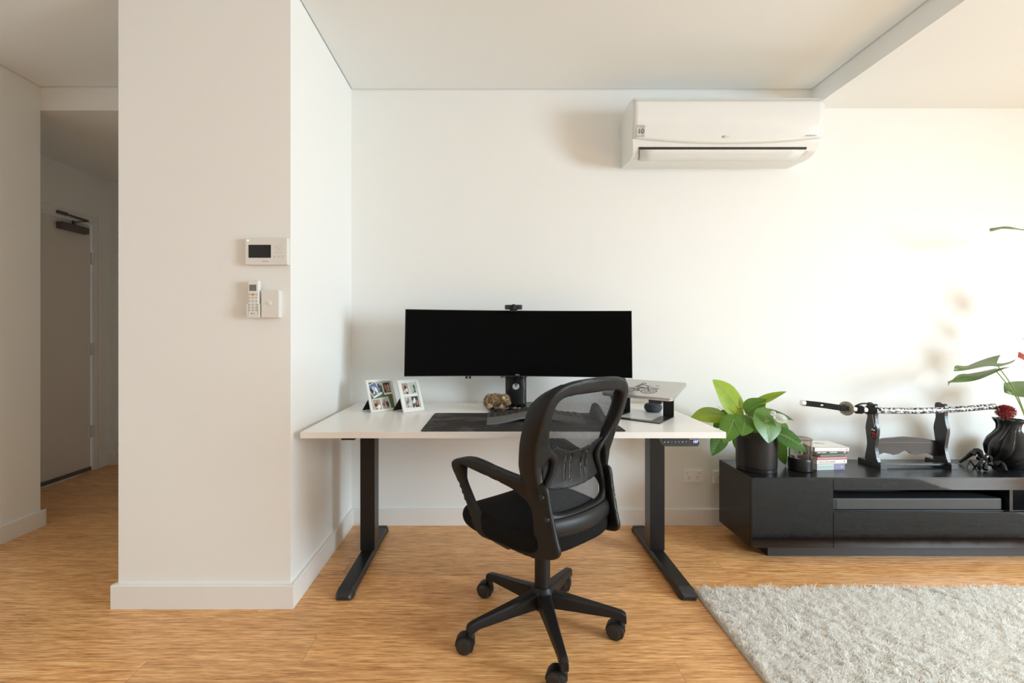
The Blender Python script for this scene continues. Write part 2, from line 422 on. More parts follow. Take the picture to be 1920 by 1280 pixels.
g = G().box(XP + gp, 1.926 - gp, YR, YB - gp, ZC, ZC + .02); g.box(XPL, XP + gp, YR, YN - gp, ZC, ZC + .02)
g.box(XL + gp, XPL - gp, YR, 2.717 - gp, ZC, ZC + .02); g.box(XPL - gp, XPL, YR, YN - gp, ZC, ZC + .02)
struct('ceiling', g, 'ceil', ang=0)
struct('trim_1', G().box(XL - .1, 2.1, YR - .1, YB + .1, ZC + .02, ZC + .05), 'ceil')
struct('ceiling_dropped', G().box(1.926, XR + .1, YR, YB + .01, ZL, 2.8), 'ceil')
g = G().box(XL, 0.45, YR - .12, YR, 0, 2.8); g.box(2.15, XR, YR - .12, YR, 0, 2.8); g.box(.45, 2.15, YR - .12, YR, 0, .95); g.box(.45, 2.15, YR - .12, YR, 2.15, 2.8)
struct('wall_rear', g, 'wallrear')
g = G().box(XR, XR + .12, YR, -1.45, 0, 2.8); g.box(XR, XR + .12, .2, YB + .1, 0, 2.8); g.box(XR, XR + .12, -1.45, .2, 2.4, 2.8)
struct('wall_right', g, 'wall')
wf = G()
for y in (-1.45, -.65, .15): wf.box(XR + .03, XR + .08, y, y + .05, 0, 2.4)
wf.box(XR + .03, XR + .08, -1.45, .2, 0, .05); wf.box(XR + .03, XR + .08, -1.45, .2, 2.35, 2.4)
struct('window_1', wf, 'aluframe')
wf = G()
for x in (.45, 1.28, 2.11): wf.box(x, x + .04, YR - .08, YR - .03, .95, 2.15)
wf.box(.45, 2.15, YR - .08, YR - .03, .95, .99); wf.box(.45, 2.15, YR - .08, YR - .03, 2.11, 2.15)
struct('window_2', wf, 'aluframe')

def skirt(name, p0, p1, nrm, ext0=0, ext1=0):
    """skirting from p0 to p1 along the wall, standing proud to nrm"""
    p0, p1, nrm = V((*p0, 0)), V((*p1, 0)), V((*nrm, 0)); d = (p1 - p0).normalized(); p0 = p0 - d * ext0; p1 = p1 + d * ext1
    prof = [(0, 0), (SK, 0), (SK, SH - .003), (SK - .003, SH), (0, SH)]
    g = G(); g.prism(prof, lambda a, b, t: p0 + (p1 - p0) * t + nrm * a + V((0, 0, b)), 0, 1)
    return struct(name, g, 'trim')
skirt('baseboard_back', (XP + SK, YB), (XR, YB), (0, -1))
skirt('baseboard_partition_side', (XP, YN), (XP, YB), (1, 0), 0)
skirt('baseboard_partition_front', (XPL, YN), (XP, YN), (0, -1), SK, SK)
skirt('baseboard_partition_hall', (XPL, YN), (XPL, 4.0), (-1, 0))
skirt('baseboard_left', (XL, YR), (XL, 2.717), (1, 0), 0, SK)
skirt('baseboard_hall_end', (XL + SK, 2.717), (XL - .12, 2.717), (0, 1))
skirt('baseboard_hall_back', (HX, 4.0), (XPL, 4.0), (0, -1))
skirt('baseboard_right', (XR, .2), (XR, YB), (-1, 0))
skirt('baseboard_rear', (XL, YR), (XR, YR), (0, 1))

# hall door, shut, seen at a grazing angle
fr = struct('trim_2', G().box(HX - .1, HX + .014, 3.838, 3.872, 0, 2.13, bev=.004).box(HX - .1, HX + .024, 3.872, 3.915, 0, 2.13, bev=.004).box(HX - .1, HX + .014, 2.90, 2.958, 0, 2.13, bev=.004).box(HX - .1, HX + .0135, 2.959, 3.837, 2.068, 2.129, bev=.004), 'trim')
dl = struct('door_1', G().box(HX - .05, HX - .008, 2.96, 3.826, .012, 2.062, bev=.002), 'door')
obj('door_seal', G().box(HX - .012, HX + .006, 2.97, 3.82, .004, .035, bev=.002), 'gasket', dl)
for z in (.33, 1.02, 1.78):
    h = G().cyl((HX + .002, 3.832, z - .05), (HX + .002, 3.832, z + .05), .007, seg=12)
    for k in (-.03, 0, .03): h.cyl((HX + .002, 3.832, z + k - .008), (HX + .002, 3.832, z + k + .008), .0085, seg=12)
    h.box(HX - .008, HX - .006, 3.80, 3.832, z - .05, z + .05)
    obj('hinge', h, 'white', dl)
c = obj('door_closer', G().box(HX - .006, HX + .045, 3.52, 3.76, 1.965, 2.02, bev=.008), 'gasket', dl)
obj('closer_arm', G().tube([(HX + .025, 3.64, 2.04), (HX + .05, 3.70, 2.06), (HX + .025, 3.76, 2.075)], .010, 4, sx=1.6, sy=.7).tube([(HX + .025, 3.76, 2.08), (HX + .03, 3.56, 2.085)], .010, 4, sx=1.6, sy=.7).cyl((HX + .025, 3.64, 2.01), (HX + .025, 3.64, 2.05), .013).box(HX + .014, HX + .034, 3.50, 3.58, 2.075, 2.10, bev=.003), 'gasket', c)

# ================================================================== things on the partition
s_ = V
Yf = YN - .025
t = thing('video_intercom', 'white video intercom with a small black screen on the partition wall', 'intercom', (-.94, YN, 1.436))
obj('housing', G().box(-1.028, -.853, Yf, YN, 1.436, 1.548, bev=.004), 'offwhite', t)
obj('screen', G().box(-1.013, -.920, Yf - .0008, Yf + .002, 1.4645, 1.5185, bev=.0006), 'lcd', t)
obj('indicator_light', G().cyl((-1.0155, Yf - .001, 1.5365), (-1.0155, Yf + .001, 1.5365), .0028, seg=12), 'ledw', t)
g = G().box(-.908, -.867, Yf - .0004, Yf, 1.4995, 1.5002).box(-.8885, -.8878, Yf - .0004, Yf, 1.481, 1.518)
obj('button_divider', g, 'palegrey', t)
for x, z, kind in ((-.899, 1.511, 0), (-.8765, 1.511, 1), (-.899, 1.487, 2), (-.8765, 1.487, 3), (-.905, 1.469, 4), (-.888, 1.469, 4), (-.871, 1.469, 4)):
    g = G(); p = lambda a, b: (x + a, Yf - .0003, z + b)
    if kind == 0: g.tube([p(-.003, .003), p(-.003, -.003), p(.001, -.003), p(.003, .001), p(-.001, .002)], .0005, 4)
    if kind == 1: g.tube([p(-.004, -.003), p(-.003, 0), p(.001, .003), p(.004, .003)], .0007, 4)
    if kind == 2: g.tube([p(-.003, .003), p(-.004, -.003), p(.003, -.003), p(.003, .002), p(0, .004)], .0005, 4)
    if kind == 3: g.tube([p(-.004, 0), p(.004, 0), p(.004, -.002)], .0006, 4).ball(p(-.004, 0), .0015, seg=8)
    if kind == 4: g.tube([p(.003 * math.cos(q * PI / 4), .003 * math.sin(q * PI / 4)) for q in range(9)], .0006, 4)
    obj('button', g, 'palegrey', t)
text('KOCOM', (-.943, Yf - .0003, 1.4495), (1, 0, 0), (0, 0, 1), .0048, 'ink', t, sxf=1.4)

# remote in its cradle
t = thing('remote_control', 'white air conditioner remote with orange button in a wall holder beside the light switch', 'remote', (-.993, YN, 1.218))
rx0, rx1 = -1.012, -.967
hl = obj('holder', G().box(rx0 - .003, rx1 + .003, YN - .012, YN, 1.216, 1.272, bev=.002).box(rx0 - .003, rx0, YN - .037, YN, 1.216, 1.272, bev=.001).box(rx1, rx1 + .003, YN - .037, YN, 1.216, 1.272, bev=.001).box(rx0, rx1, YN - .037, YN, 1.215, 1.219, bev=.001).box(rx0, rx1, YN - .0375, YN - .035, 1.218, 1.228, bev=.0008), 'offwhite', t)
yr = YN - .034
obj('handset', G().box(rx0 + .0008, rx1 - .0008, yr, YN - .012, 1.220, 1.370, bev=.004), 'white', t)
obj('display', G().box(rx0 + .007, rx1 - .009, yr - .0006, yr + .001, 1.326, 1.352, bev=.0004), 'lcdgrey', t)
text('REMOTE', (-.99, yr - .0004, 1.358), (1, 0, 0), (0, 0, 1), .003, 'palegrey', t) if False else None
for r_, z in enumerate((1.311, 1.2985, 1.284, 1.2695, 1.2575, 1.2465)):
    for cx_ in (-1.0045, -.990, -.9755):
        on = r_ == 0 and cx_ == -.990
        w_ = .0065 if on else .0035
        obj('button', G().box(cx_ - w_, cx_ + w_, yr - .0012, yr + .001, z - .0036, z + .0036, bev=.001), 'orange' if on else 'palegrey', t)
text('LG', (-.986, yr - .0004, 1.233), (1, 0, 0), (0, 0, 1), .006, 'ink', t); obj('logo', G().cyl((-.995, yr - .0006, 1.233), (-.995, yr, 1.233), .0026, seg=16), 'ink', t)

t = thing('light_switch', 'white wall plate with one round button beside the remote holder', 'light switch', (-.92, YN, 1.216))
obj('wall_plate', G().box(-.958, -.885, YN - .03, YN, 1.216, 1.330, bev=.0025), 'offwhite', t)
obj('rocker', G().cyl((-.924, YN - .032, 1.274), (-.924, YN - .028, 1.274), .0092, bev=.001).box(-.9305, -.9175, YN - .0345, YN - .031, 1.2735, 1.2795, bev=.0012), 'white', t)

# wall sockets
t = thing('power_outlet', 'white double power outlet low on the back wall beside the desk', 'power outlet', (1.209, YB, .256))
obj('wall_plate', G().box(1.151, 1.267, YB - .010, YB, .256, .329, bev=.003), 'outlet', t)
for cx_ in (1.185, 1.233):
    g = G()
    for a, x, z in ((.5, -.006, .004), (-.5, .006, .004), (0, 0, -.008)):
        g.box(-.0008, .0008, -.001, .0006, -.004, .004, mtx=Matrix.Translation((cx_ + x, YB - .0102, .284 + z)) @ Matrix.Rotation(a, 4, 'Y'))
    obj('socket', g, 'ink', t)
    obj('rocker', G().box(cx_ - .002 + (-.013 if cx_ < 1.2 else .013) - .006, cx_ - .002 + (-.013 if cx_ < 1.2 else .013) + .006, YB - .013, YB - .008, .305, .319, bev=.001), 'offwhite', t)
t = thing('aerial_outlet', 'white wall plate half hidden behind the black low cabinet', 'wall outlet', (1.38, YB, .248))
obj('wall_plate', G().box(1.330, 1.402, YB - .010, YB, .248, .325, bev=.003), 'outlet', t)
obj('connector', G().cyl((1.366, YB - .02, .287), (1.366, YB - .008, .287), .007, bev=.001), 'ink', t)

# ================================================================== air conditioner
t = thing('air_conditioner', 'white split system air conditioner high on the back wall', 'air conditioner', (1.28, YB, 2.12))
cx = 1.279
PR = spline([(0, 2.360), (.02, 2.412), (.075, 2.448), (.15, 2.457), (.235, 2.444), (.272, 2.424), (.283, 2.37), (.282, 2.30), (.262, 2.215)], 5, False)
PL = spline([(.260, 2.212), (.252, 2.185), (.235, 2.155), (.205, 2.136), (.165, 2.130)], 5, False)
def hw(d, z):       # half width: barrel shaped, narrowing underneath
    return .504 + .014 * max(0, min(1, (2.43 - z) / .12)) - .022 * max(0, (2.26 - z) / .14) ** 1.4
def actube(prof, close):
    g = G(); bm = g.bm; nu = 24; rows = []
    for d, z in prof:
        h = hw(d, z); rows.append([bm.verts.new((cx + h * (2 * k / nu - 1), YB - d, z)) for k in range(nu + 1)])
    for a, b_ in zip(rows, rows[1:]):
        for k in range(nu): bm.faces.new((a[k], a[k + 1], b_[k + 1], b_[k]))
    if close:
        bm.faces.new([r[0] for r in rows]); bm.faces.new([r[-1] for r in rows][::-1]); bm.faces.new(rows[-1] + rows[0][::-1])
    return g
full = PR + PL + [(0.0, 2.1435)]
body = obj('body', actube([(0, 2.36)] + full[1:], True), 'ac', t, ang=30)
# curved lower edge of the front panel, standing proud of the body
g = G()
def frontp(u, v):
    x = cx + .5175 * (2 * u - 1); z = 2.415 - v * (2.415 - (2.213 - .028 * (1 - (2 * u - 1) ** 2)))
    d = np.interp(z, [q[1] for q in PR[::-1]], [q[0] for q in PR[::-1]]) if z < 2.40 else .275
    zz = np.array([q[1] for q in PR[25:]]); dd = np.array([q[0] for q in PR[25:]])
    d = float(np.interp(z, zz[::-1], dd[::-1])) if z > zz.min() else .262 - (2.215 - z) * .25
    return V((x, YB - d - .004 - .002 * (1 - v), z))
g.grid(frontp, 32, 10)
fp = obj('front_panel', g, 'ac', t)
sm = fp.modifiers.new('thickness', 'SOLIDIFY'); sm.thickness = .004; sm.offset = 1
# outlet slot and louvre
def onlow(u, k, out=0):
    d, z = PL[k]; return V((cx + u, YB - d - out, z - out * .6))
def low(q):
    a = q * (len(PL) - 1); k = min(int(a), len(PL) - 2); f_ = a - k
    return [PL[k][i] * (1 - f_) + PL[k + 1][i] * f_ for i in (0, 1)]
def lowstrip(q0, q1, u0, u1, out, curve=0):
    g = G()
    def fn(u, v):
        d, z = low(q0 + (q1 - q0) * v); x = u0 + (u1 - u0) * u
        return V((cx + x * (1 - curve * v), YB - d - out, z - out * .7))
    g.grid(fn, 12, 10); return g
sl = obj('air_slot', lowstrip(.345, .43, -.475, .445, .0015), 'dark', t)
lv = obj('louvre', lowstrip(.43, .97, -.470, .440, .0045, .045), 'ac', t); sm = lv.modifiers.new('thickness', 'SOLIDIFY'); sm.thickness = .004
for sgn, ue in ((-1, -.475), (1, .446)):
    pts = []
    for k in range(9):
        q = .36 + .6 * k / 8; d, z = low(q); pts.append((cx + ue * (1 - .045 * k / 8), YB - d - .003, z - .002))
    obj('louvre_gap', G().tube(pts, .0014, 4), 'ink', t)
def pd(z): return float(np.interp(z, [q[1] for q in PR[25:]][::-1], [q[0] for q in PR[25:]][::-1])) + .0090
bx = .783; yl = YB - pd(2.245) - .0030
tl_ = Matrix.Translation((0, yl, 2.245)) @ Matrix.Rotation(math.atan2(pd(2.272) - pd(2.218), .054), 4, 'X') @ Matrix.Translation((0, -yl, -2.245))
g = G()
for a in ((bx, bx + .042, 2.272, 2.274), (bx, bx + .042, 2.2165, 2.2185), (bx, bx + .0018, 2.2165, 2.274), (bx + .0402, bx + .042, 2.2165, 2.274), (bx + .003, bx + .039, 2.265, 2.268), (bx + .003, bx + .039, 2.220, 2.2225)):
    g.box(a[0], a[1], yl - .0006, yl + .003, a[2], a[3], mtx=tl_)
wl = obj('warranty_badge', g, 'palegrey', t)
upv = (0, -(pd(2.272) - pd(2.218)), .054)
text('10', (bx + .021, yl - .0016, 2.242), (1, 0, 0), upv, .036, 'ink', t, name='badge_number', bold=.0008)
yk = YB - pd(2.219) - .0015
obj('logo', G().cyl((1.262, yk - .0006, 2.219), (1.262, yk + .003, 2.219), .0065, seg=20), 'palegrey', t); text('LG', (1.280, yk - .0006, 2.219), (1, 0, 0), upv, .013, 'palegrey', t)
text('INVERTER V', (1.732, YB - pd(2.223) - .0016, 2.223), (1, 0, 0), upv, .0095, 'ink', t, sxf=1.25)
g = G()
for a in range(3):
    for b_ in range(2):
        d, z = low(.55 + .07 * a); g.ball((cx + .462 + b_ * .010 - a * .006, YB - d - .003, z + .002 + b_ * .004), .0028, seg=8)
obj('status_marks', g, 'palegrey', t)

# ================================================================== desk
ZT = .7325; DX0, DX1, DY0, DY1 = -.8125, .990, 1.926, 2.724
t = thing('standing_desk', 'white topped sit-stand desk on black steel legs against the back wall', 'desk', (.09, 2.33, 0))
obj('tabletop', G().box(DX0, DX1, DY0, DY1, ZT - .026, ZT, bev=.0012), 'desk', t)
for k, fx in enumerate((-.641, .848)):
    yc = 2.365
    ft = obj('foot', G().prism([(-.038, 0.0), (-.038, .014), (-.030, .030), (.030, .030), (.038, .014), (.038, 0)], lambda a, b_, q: V((fx + a, 2.0 + q * .62, b_ + .008)), 0, 1, bev=.003), 'metalblk', t)
    for y0, y1, s in ((1.955, 2.002, -1), (2.618, 2.665, 1)):
        ye, yi = (y0, y1) if s < 0 else (y1, y0)
        g = G(); bm = g.bm
        def sec(y, wd, h):
            return [bm.verts.new((fx + a * wd, y, b_)) for a, b_ in ((-1, .004), (-1, h * .55), (-.78, h), (.78, h), (1, h * .55), (1, .004))]
        L = [sec(yi, .0395, .0395), sec(yi + (ye - yi) * .45, .0395, .038), sec(yi + (ye - yi) * .8, .036, .026), sec(ye, .028, .018)]
        for a, b_ in zip(L, L[1:]):
            for q in range(6): bm.faces.new((a[q], a[(q + 1) % 6], b_[(q + 1) % 6], b_[q]))
        bm.faces.new(L[0]); bm.faces.new(L[-1][::-1])
        obj('foot_cap', g, 'blk', ft)
        obj('levelling_foot', G().cyl((fx, (y0 + y1) / 2, 0), (fx, (y0 + y1) / 2, .008), .016, seg=16), 'blk', ft)
    lg = obj('leg', G().box(fx - .0375, fx + .0375, yc - .03, yc + .055, .036, .655, bev=.004), 'metalblk', t)
    obj('inner_column', G().box(fx - .0325, fx + .0325, yc - .025, yc + .05, .64, ZT - .056, bev=.003), 'metalblk', lg)
    obj('side_bracket', G().box(fx - .03, fx + .03, 2.02, 2.66, ZT - .056, ZT - .026, bev=.003), 'metalblk', t)
obj('crossbeam', G().box(-.62, .82, 2.34, 2.42, ZT - .062, ZT - .027, bev=.003), 'metalblk', t)
obj('motor_housing', G().box(.672, .80, 2.30, 2.46, ZT - .078, ZT - .027, bev=.012), 'blk', t)
g = G().prism([(0, 0), (.153, 0), (.160, -.022), (.152, -.034), (.013, -.034)], lambda a, b_, q: V((.7215 + a, 1.938 + q * .05 - b_ * -.25, ZT - .027 + b_)), 0, 1, bev=.0015)
cp = obj('control_panel', g, 'blk', t)
yq = lambda b_: 1.938 + b_ * .25 - .0008
for k, ch in enumerate(('\u25B2', '\u25BC', '1', '2', '3', 'M', 'T')):
    x = .7325 + k * .0152 + .0
    if k < 2:
        q = .003 if k == 0 else -.003
        obj('button_mark', G().prism([(-.0026, -q * .6), (.0026, -q * .6), (0, q)], lambda a, b_, tt: V((x + a, yq(-.0165) + tt, ZT - .0435 + b_)), -.0006, .002), 'print_white', cp)
    else: text(ch, (x, yq(-.0165), ZT - .0435), (1, 0, 0), (0, .0, 1), .008, 'print_white', cp, name='button_mark')
text('107', (.8635, yq(-.015) - .0004, ZT - .0425), (1, 0, 0), (0, 0, 1), .0145, 'led', cp, name='display', bold=.0003)
text('SmartDesk', (.855, yq(-.004), ZT - .0315), (1, 0, 0), (0, 0, 1), .0062, 'print_white', cp) if False else obj('printed_name', G().box(.8385, .872, yq(-.004) - .0006, yq(-.004) + .002, ZT - .0326, ZT - .0302), 'palegrey', cp)
obj('cable_clip', G().box(-.66, -.635, 2.0, 2.03, ZT - .034, ZT - .026, bev=.002), 'blk', t)

# desk mat
o = obj('desk_mat', G().prism([(-.2985, 1.938), (-.306, 1.948), (-.3, 2.365), (-.288, 2.378), (.553, 2.378), (.565, 2.365), (.571, 1.948), (.563, 1.938)], lambda a, b_, q: V((a, b_, ZT + q)), 0, .003, bev=.0008), 'mat')
tag(o, 'long black desk mat printed with a faint grey world map', 'desk mat')

# ================================================================== monitor
mx, ROT = .137, math.radians(.42)
t = thing('ultrawide_monitor', 'very wide curved black monitor switched off on a stand at the back of the desk', 'monitor', (.137, 2.55, ZT))
zc = 1.0975; HWD, HH = .596, .1765
def mpt(u, v, d):      # u,v in metres on the screen
    y = 2.386 + .062 * (1 - (u / HWD) ** 2) + d
    return V((mx + u * math.cos(ROT) + v * math.sin(ROT), y + v * .06, zc + v - u * math.sin(ROT)))
def slab(hw_, hh_, d0, d1, nu=32):
    g = G(); bm = g.bm; A = []
    for i in range(nu + 1):
        u = hw_ * (2 * i / nu - 1); A.append([bm.verts.new(mpt(u, vv, d)) for vv, d in ((-hh_, d0), (hh_, d0), (hh_, d1), (-hh_, d1))])
    for a, b_ in zip(A, A[1:]):
        for k in range(4): bm.faces.new((a[k], a[(k + 1) % 4], b_[(k + 1) % 4], b_[k]))
    bm.faces.new(A[0]); bm.faces.new(A[-1][::-1]); return g
obj('bezel', slab(HWD, HH, 0, .022), 'blk', t)
obj('screen', slab(HWD - .0035, HH - .0035, -.0008, .003), 'screen', t)
obj('rear_housing', slab(.30, .12, .022, .055), 'blk', t)
p = mpt(0.0, -HH + .008, -.0015); text('DELL', p, (1, 0, 0), (0, 0, 1), .009, 'palegrey', t, sxf=1.2)
for u in (-.28, -.262): obj('port', G().box(mx + u, mx + u + .012, 2.42, 2.435, zc - HH - .011, zc - HH + .001, bev=.001), 'blk', t)
zb_ = ZT
bp = [(-.053, 2.69), (-.010, 2.40), (.01, 2.375), (.262, 2.375), (.284, 2.40), (.327, 2.69)]
obj('stand_base', G().prism(bp, lambda a, b_, q: V((a, b_, zb_ + q)), 0, .0135, bev=.002), 'matblk', t)
out = [(-.0585, ZT + .012), (-.0585, 1.12), (.0585, 1.12), (.0585, ZT + .012)]
out = [(a, b_) for k in range(4) for (a, b_) in [tuple(np.array(out[k]) * (1 - q) + np.array(out[(k + 1) % 4]) * q) for q in (0, .25, .5, .75)]]
hole = [(.0195 * math.cos(q * PI / 10), .853 + .0185 * math.sin(q * PI / 10)) for q in range(20)]
obj('stand_column', plate(G(), out, [hole], lambda a, b_, q: V((mx - .004 + a, 2.555 + q + .10 * 0 + 3.5 * a * a * 1.2, b_)), lambda a, b_: .016, .007, .012), 'metalblk', t)
obj('stand_mount', G().box(mx - .05, mx + .05, 2.46, 2.55, 1.04, 1.13, bev=.01), 'blk', t)
obj('collar', G().prism([(-.036, .925), (-.025, .875), (-.016, .862), (.016, .862), (.025, .875), (.038, .925)], lambda a, b_, q: V((mx - .004 + a, 2.535 + q, b_)), 0, .006), 'dark', t) if False else None
for P_ in ([(.07, 2.5, .95), (.035, 2.53, .925), (.075, 2.53, .905), (.12, 2.52, .88), (.128, 2.52, .86)], [(.24, 2.5, .955), (.21, 2.52, .925), (.18, 2.53, .905), (.145, 2.525, .89), (.138, 2.54, .862)], [(.155, 2.5, .95), (.15, 2.52, .915), (.132, 2.53, .875), (.134, 2.56, .85)], [(.06, 2.49, .95), (.047, 2.51, .915), (.055, 2.52, .905), (.068, 2.52, .93)]):
    obj('cable', G().tube(spline(P_, 6, False), .0022, 8), 'blk', t)

# webcam
t = thing('webcam', 'small black webcam clipped on the top edge of the wide monitor', 'webcam', (.115, 2.44, 1.27))
wx, wz = .113, 1.281
g = G().box(wx - .046, wx + .046, 2.412, 2.434, wz - .0035, wz + .0215, bev=.005).cyl((wx, 2.405, wz + .009), (wx, 2.43, wz + .009), .0155, bev=.002)
b_ = obj('body', g, 'blk', t)
obj('lens', G().cyl((wx, 2.400, wz + .008), (wx, 2.42, wz + .008), .013, bev=.002), 'gloss', t)
obj('grille', G().box(wx + .027, wx + .044, 2.408, 2.42, wz - .002, wz + .018, bev=.003), 'kbd', t)
obj('grille', G().box(wx - .044, wx - .027, 2.408, 2.42, wz - .002, wz + .018, bev=.003), 'blk', t)
obj('clip', G().box(wx - .018, wx + .018, 2.425, 2.49, wz - .0075, wz - .002, bev=.001).box(wx - .020, wx + .020, 2.415, 2.4335, wz - .014, wz - .002, bev=.002), 'blk', t)

# ================================================================== keyboard, mouse
t = thing('ergonomic_keyboard', 'dark grey curved split keyboard with a padded palm rest on the desk mat', 'keyboard', (.20, 2.15, ZT + .003))
kx = .2025; KW = .2285; z0 = ZT + .003
def khump(u): return .030 * math.exp(-(u / .52) ** 2)
def kfront(u): return 2.062 + .050 * (1 - abs(u) ** 2.0)
def kbot(u): return z0 + .0012 + .019 * (1 - abs(u) ** 2.2)
def kbp(u, v):      # u -1..1, v 0 front..1 back
    y = kfront(u) + v * (2.285 - .018 * (u * u) - kfront(u)); z = z0 + .018 + khump(u) * (1 - .25 * v) + .004 * v - .016 * max(0, 1 - v / .37) ** 1.4
    return V((kx + KW * u * (1 - .02 * v), y, z))
def kslab(v0, v1, dz, top=0.0):
    g = G(); bm = g.bm; n_ = 36; A = []
    for i in range(n_ + 1):
        u = 2 * i / n_ - 1; row = []
        for v in (v0, v0 + .03, (v0 + v1) / 2, v1 - .02, v1): row.append(bm.verts.new(kbp(u, v) + V((0, 0, top - (.006 if v in (v0, v1) else 0)))))
        q = kbp(u, v1); row.append(bm.verts.new((q.x, q.y, max(kbot(u), q.z - dz)))); q = kbp(u, v0); row.append(bm.verts.new((q.x, q.y, max(kbot(u), q.z - dz)))); A.append(row)
    for a, c_ in zip(A, A[1:]):
        for k in range(7): bm.faces.new((a[k], c_[k], c_[(k + 1) % 7], a[(k + 1) % 7]))
    bm.faces.new(A[0]); bm.faces.new(A[-1][::-1]); return g
obj('case', kslab(.36, 1.0, .03), 'kbd', t)
obj('palm_rest', kslab(0, .37, .03, .001), 'palm', t)
keyme = None
for r_ in range(5):
    v = .45 + r_ * .118
    for k in range(15):
        u = -.90 + k * (1.8 / 14)
        if abs(u) < .05 and r_ > 0: continue
        p = kbp(u, v); du = (kbp(u + .02, v) - kbp(u - .02, v)); a = math.atan2(du.z, du.x)
        sk = -.22 * (1 if u > 0 else -1) * (1 - abs(u)) * .8
        if keyme is None:
            gg = G().box(-.0078, .0078, -.0074, .0074, -.003, .0014, bev=.0009); keyme = bpy.data.meshes.new('key'); gg.bm.to_mesh(keyme); gg.bm.free(); keyme.materials.append(M['key'])
        o = bpy.data.objects.new('key', keyme); link(o, t)
        o.matrix_basis = Matrix.Translation(p + V((0, 0, .0015))) @ Matrix.Rotation(-a, 4, 'Y') @ Matrix.Rotation(sk, 4, 'Z')
g = G()
def mo(u, v):
    th = 2 * PI * u; zz = v; r = math.sin(min(v, 1) * PI / 2) if v < .3 else 1
    rx = (.040 - .027 * v ** 1.3) * (1 if v < .97 else .45); ry = (.058 - .032 * v ** 1.5) * (1 if v < .97 else .5)
    return V((.512 + rx * math.cos(th) - .010 * v, 2.215 + ry * math.sin(th) + .006 * v, z0 + .075 * v ** .9))
g.grid(mo, 28, 14, True); bm = g.bm
o = thing('vertical_mouse', 'dark grey vertical mouse standing on the mat behind the chair mesh', 'mouse', (.50, 2.21, z0))
ob = obj('body', g, 'kbd', o)
obj('top_cap', G().ball((.502, 2.221, z0 + .0735), .0075, (1, 1.6, .5)), 'kbd', o)
obj('scroll_wheel', G().cyl((.488, 2.168, z0 + .045), (.496, 2.168, z0 + .045), .009, seg=16, bev=.001), 'blk', o)

# ================================================================== laptop on its stand
lo = V((.838, 2.118, 0)); u_ = V((.783, -.622, 0)); v_ = V((.622, .783, 0))
TL = math.radians(12.5); ct, st = math.cos(TL), math.sin(TL); ZLF = .832
def lp(u, v, n=0): return lo + u_ * u + v_ * (v * ct - n * st) + V((0, 0, ZLF + v * st + n * ct))
t = thing('laptop', 'closed silver laptop with a grey motorbike sticker lying on the black stand', 'laptop', lo + V((0, 0, ZLF)))
def lbox(u0, u1, v0, v1, n0, n1, bev): 
    return G().prism([(u0 + .012, v0), (u0, v0 + .012), (u0, v1 - .012), (u0 + .012, v1), (u1 - .012, v1), (u1, v1 - .012), (u1, v0 + .012), (u1 - .012, v0)], lambda a, b_, q: lp(a, b_, n0 + (n1 - n0) * q), 0, 1, bev=bev)
obj('base', lbox(-.356, 0, 0, .248, 0, .0095, .0015), 'silver', t)
lid = obj('lid', lbox(-.356, 0, 0, .248, .0102, .0160, .0015), 'silver', t)
g = G()
def ring(cu, cv, r, wd, seg=24):
    for k in range(seg):
        a0, a1 = 2 * PI * k / seg, 2 * PI * (k + 1) / seg
        q = [(r + wd / 2, a0), (r + wd / 2, a1), (r - wd / 2, a1), (r - wd / 2, a0)]
        g.prism([(cu + rr * math.cos(aa), cv + rr * math.sin(aa)) for rr, aa in q], lambda a, b_, tt: lp(a, b_, .0160 + tt), 0, .0004)
def blob(P_): g.prism(P_, lambda a, b_, tt: lp(a, b_, .0160 + tt), 0, .0004)
def seg_(a, b_, wd):
    a, b_ = np.array(a), np.array(b_); d = b_ - a; n_ = np.array([-d[1], d[0]]) / np.hypot(*d) * wd / 2
    blob([tuple(a + n_), tuple(b_ + n_), tuple(b_ - n_), tuple(a - n_)])
ring(-.135, .077, .036, .007); ring(-.135, .077, .024, .004); ring(-.245, .077, .036, .007)
for k in range(3): seg_((-.135 - .02 * math.cos(k * PI / 3), .077 - .02 * math.sin(k * PI / 3)), (-.135 + .02 * math.cos(k * PI / 3), .077 + .02 * math.sin(k * PI / 3)), .004)
seg_((-.135, .077), (-.165, .150), .008); seg_((-.245, .077), (-.20, .105), .010); seg_((-.20, .105), (-.155, .125), .014); seg_((-.225, .13), (-.175, .125), .016)
seg_((-.175, .15), (-.150, .158), .006); seg_((-.215, .14), (-.20, .175), .018); seg_((-.20, .172), (-.165, .152), .008); seg_((-.20, .11), (-.19, .075), .016); seg_((-.17, .075), (-.215, .07), .010)
seg_((-.12, .125), (-.10, .118), .012); seg_((-.15, .135), (-.12, .125), .008); seg_((-.13, .165), (-.11, .16), .006); ring(-.20, .188, .010, .006, 12)
obj('motorbike_sticker', g, 'sticker', lid)
t = thing('laptop_stand', 'bent black metal stand that carries the laptop', 'laptop stand', lo + u_ * -.178 + v_ * .06 + V((0, 0, ZT)))
def gp_(u, v, z): return lo + u_ * u + v_ * v + V((0, 0, z))
U0, U1 = -.316, -.040
bs = [(U0, .158), (U0, -.056), (U1, -.056), (U1, .158), (U1 - .052, .158), (U1 - .052, -.018), (U0 + .052, -.018), (U0 + .052, .158)]
g = G()
for q in ([bs[0], bs[1], (U0 + .052, -.056), bs[7]], [(U1 - .052, -.056), bs[2], bs[3], bs[4]], [(U0 + .052, -.056), (U1 - .052, -.056), bs[5], bs[6]]):
    g.prism(q, lambda a, b_, tt: gp_(a, b_, ZT + tt), 0, .0045)
obj('base_frame', g, 'metalblk', t, ang=0)
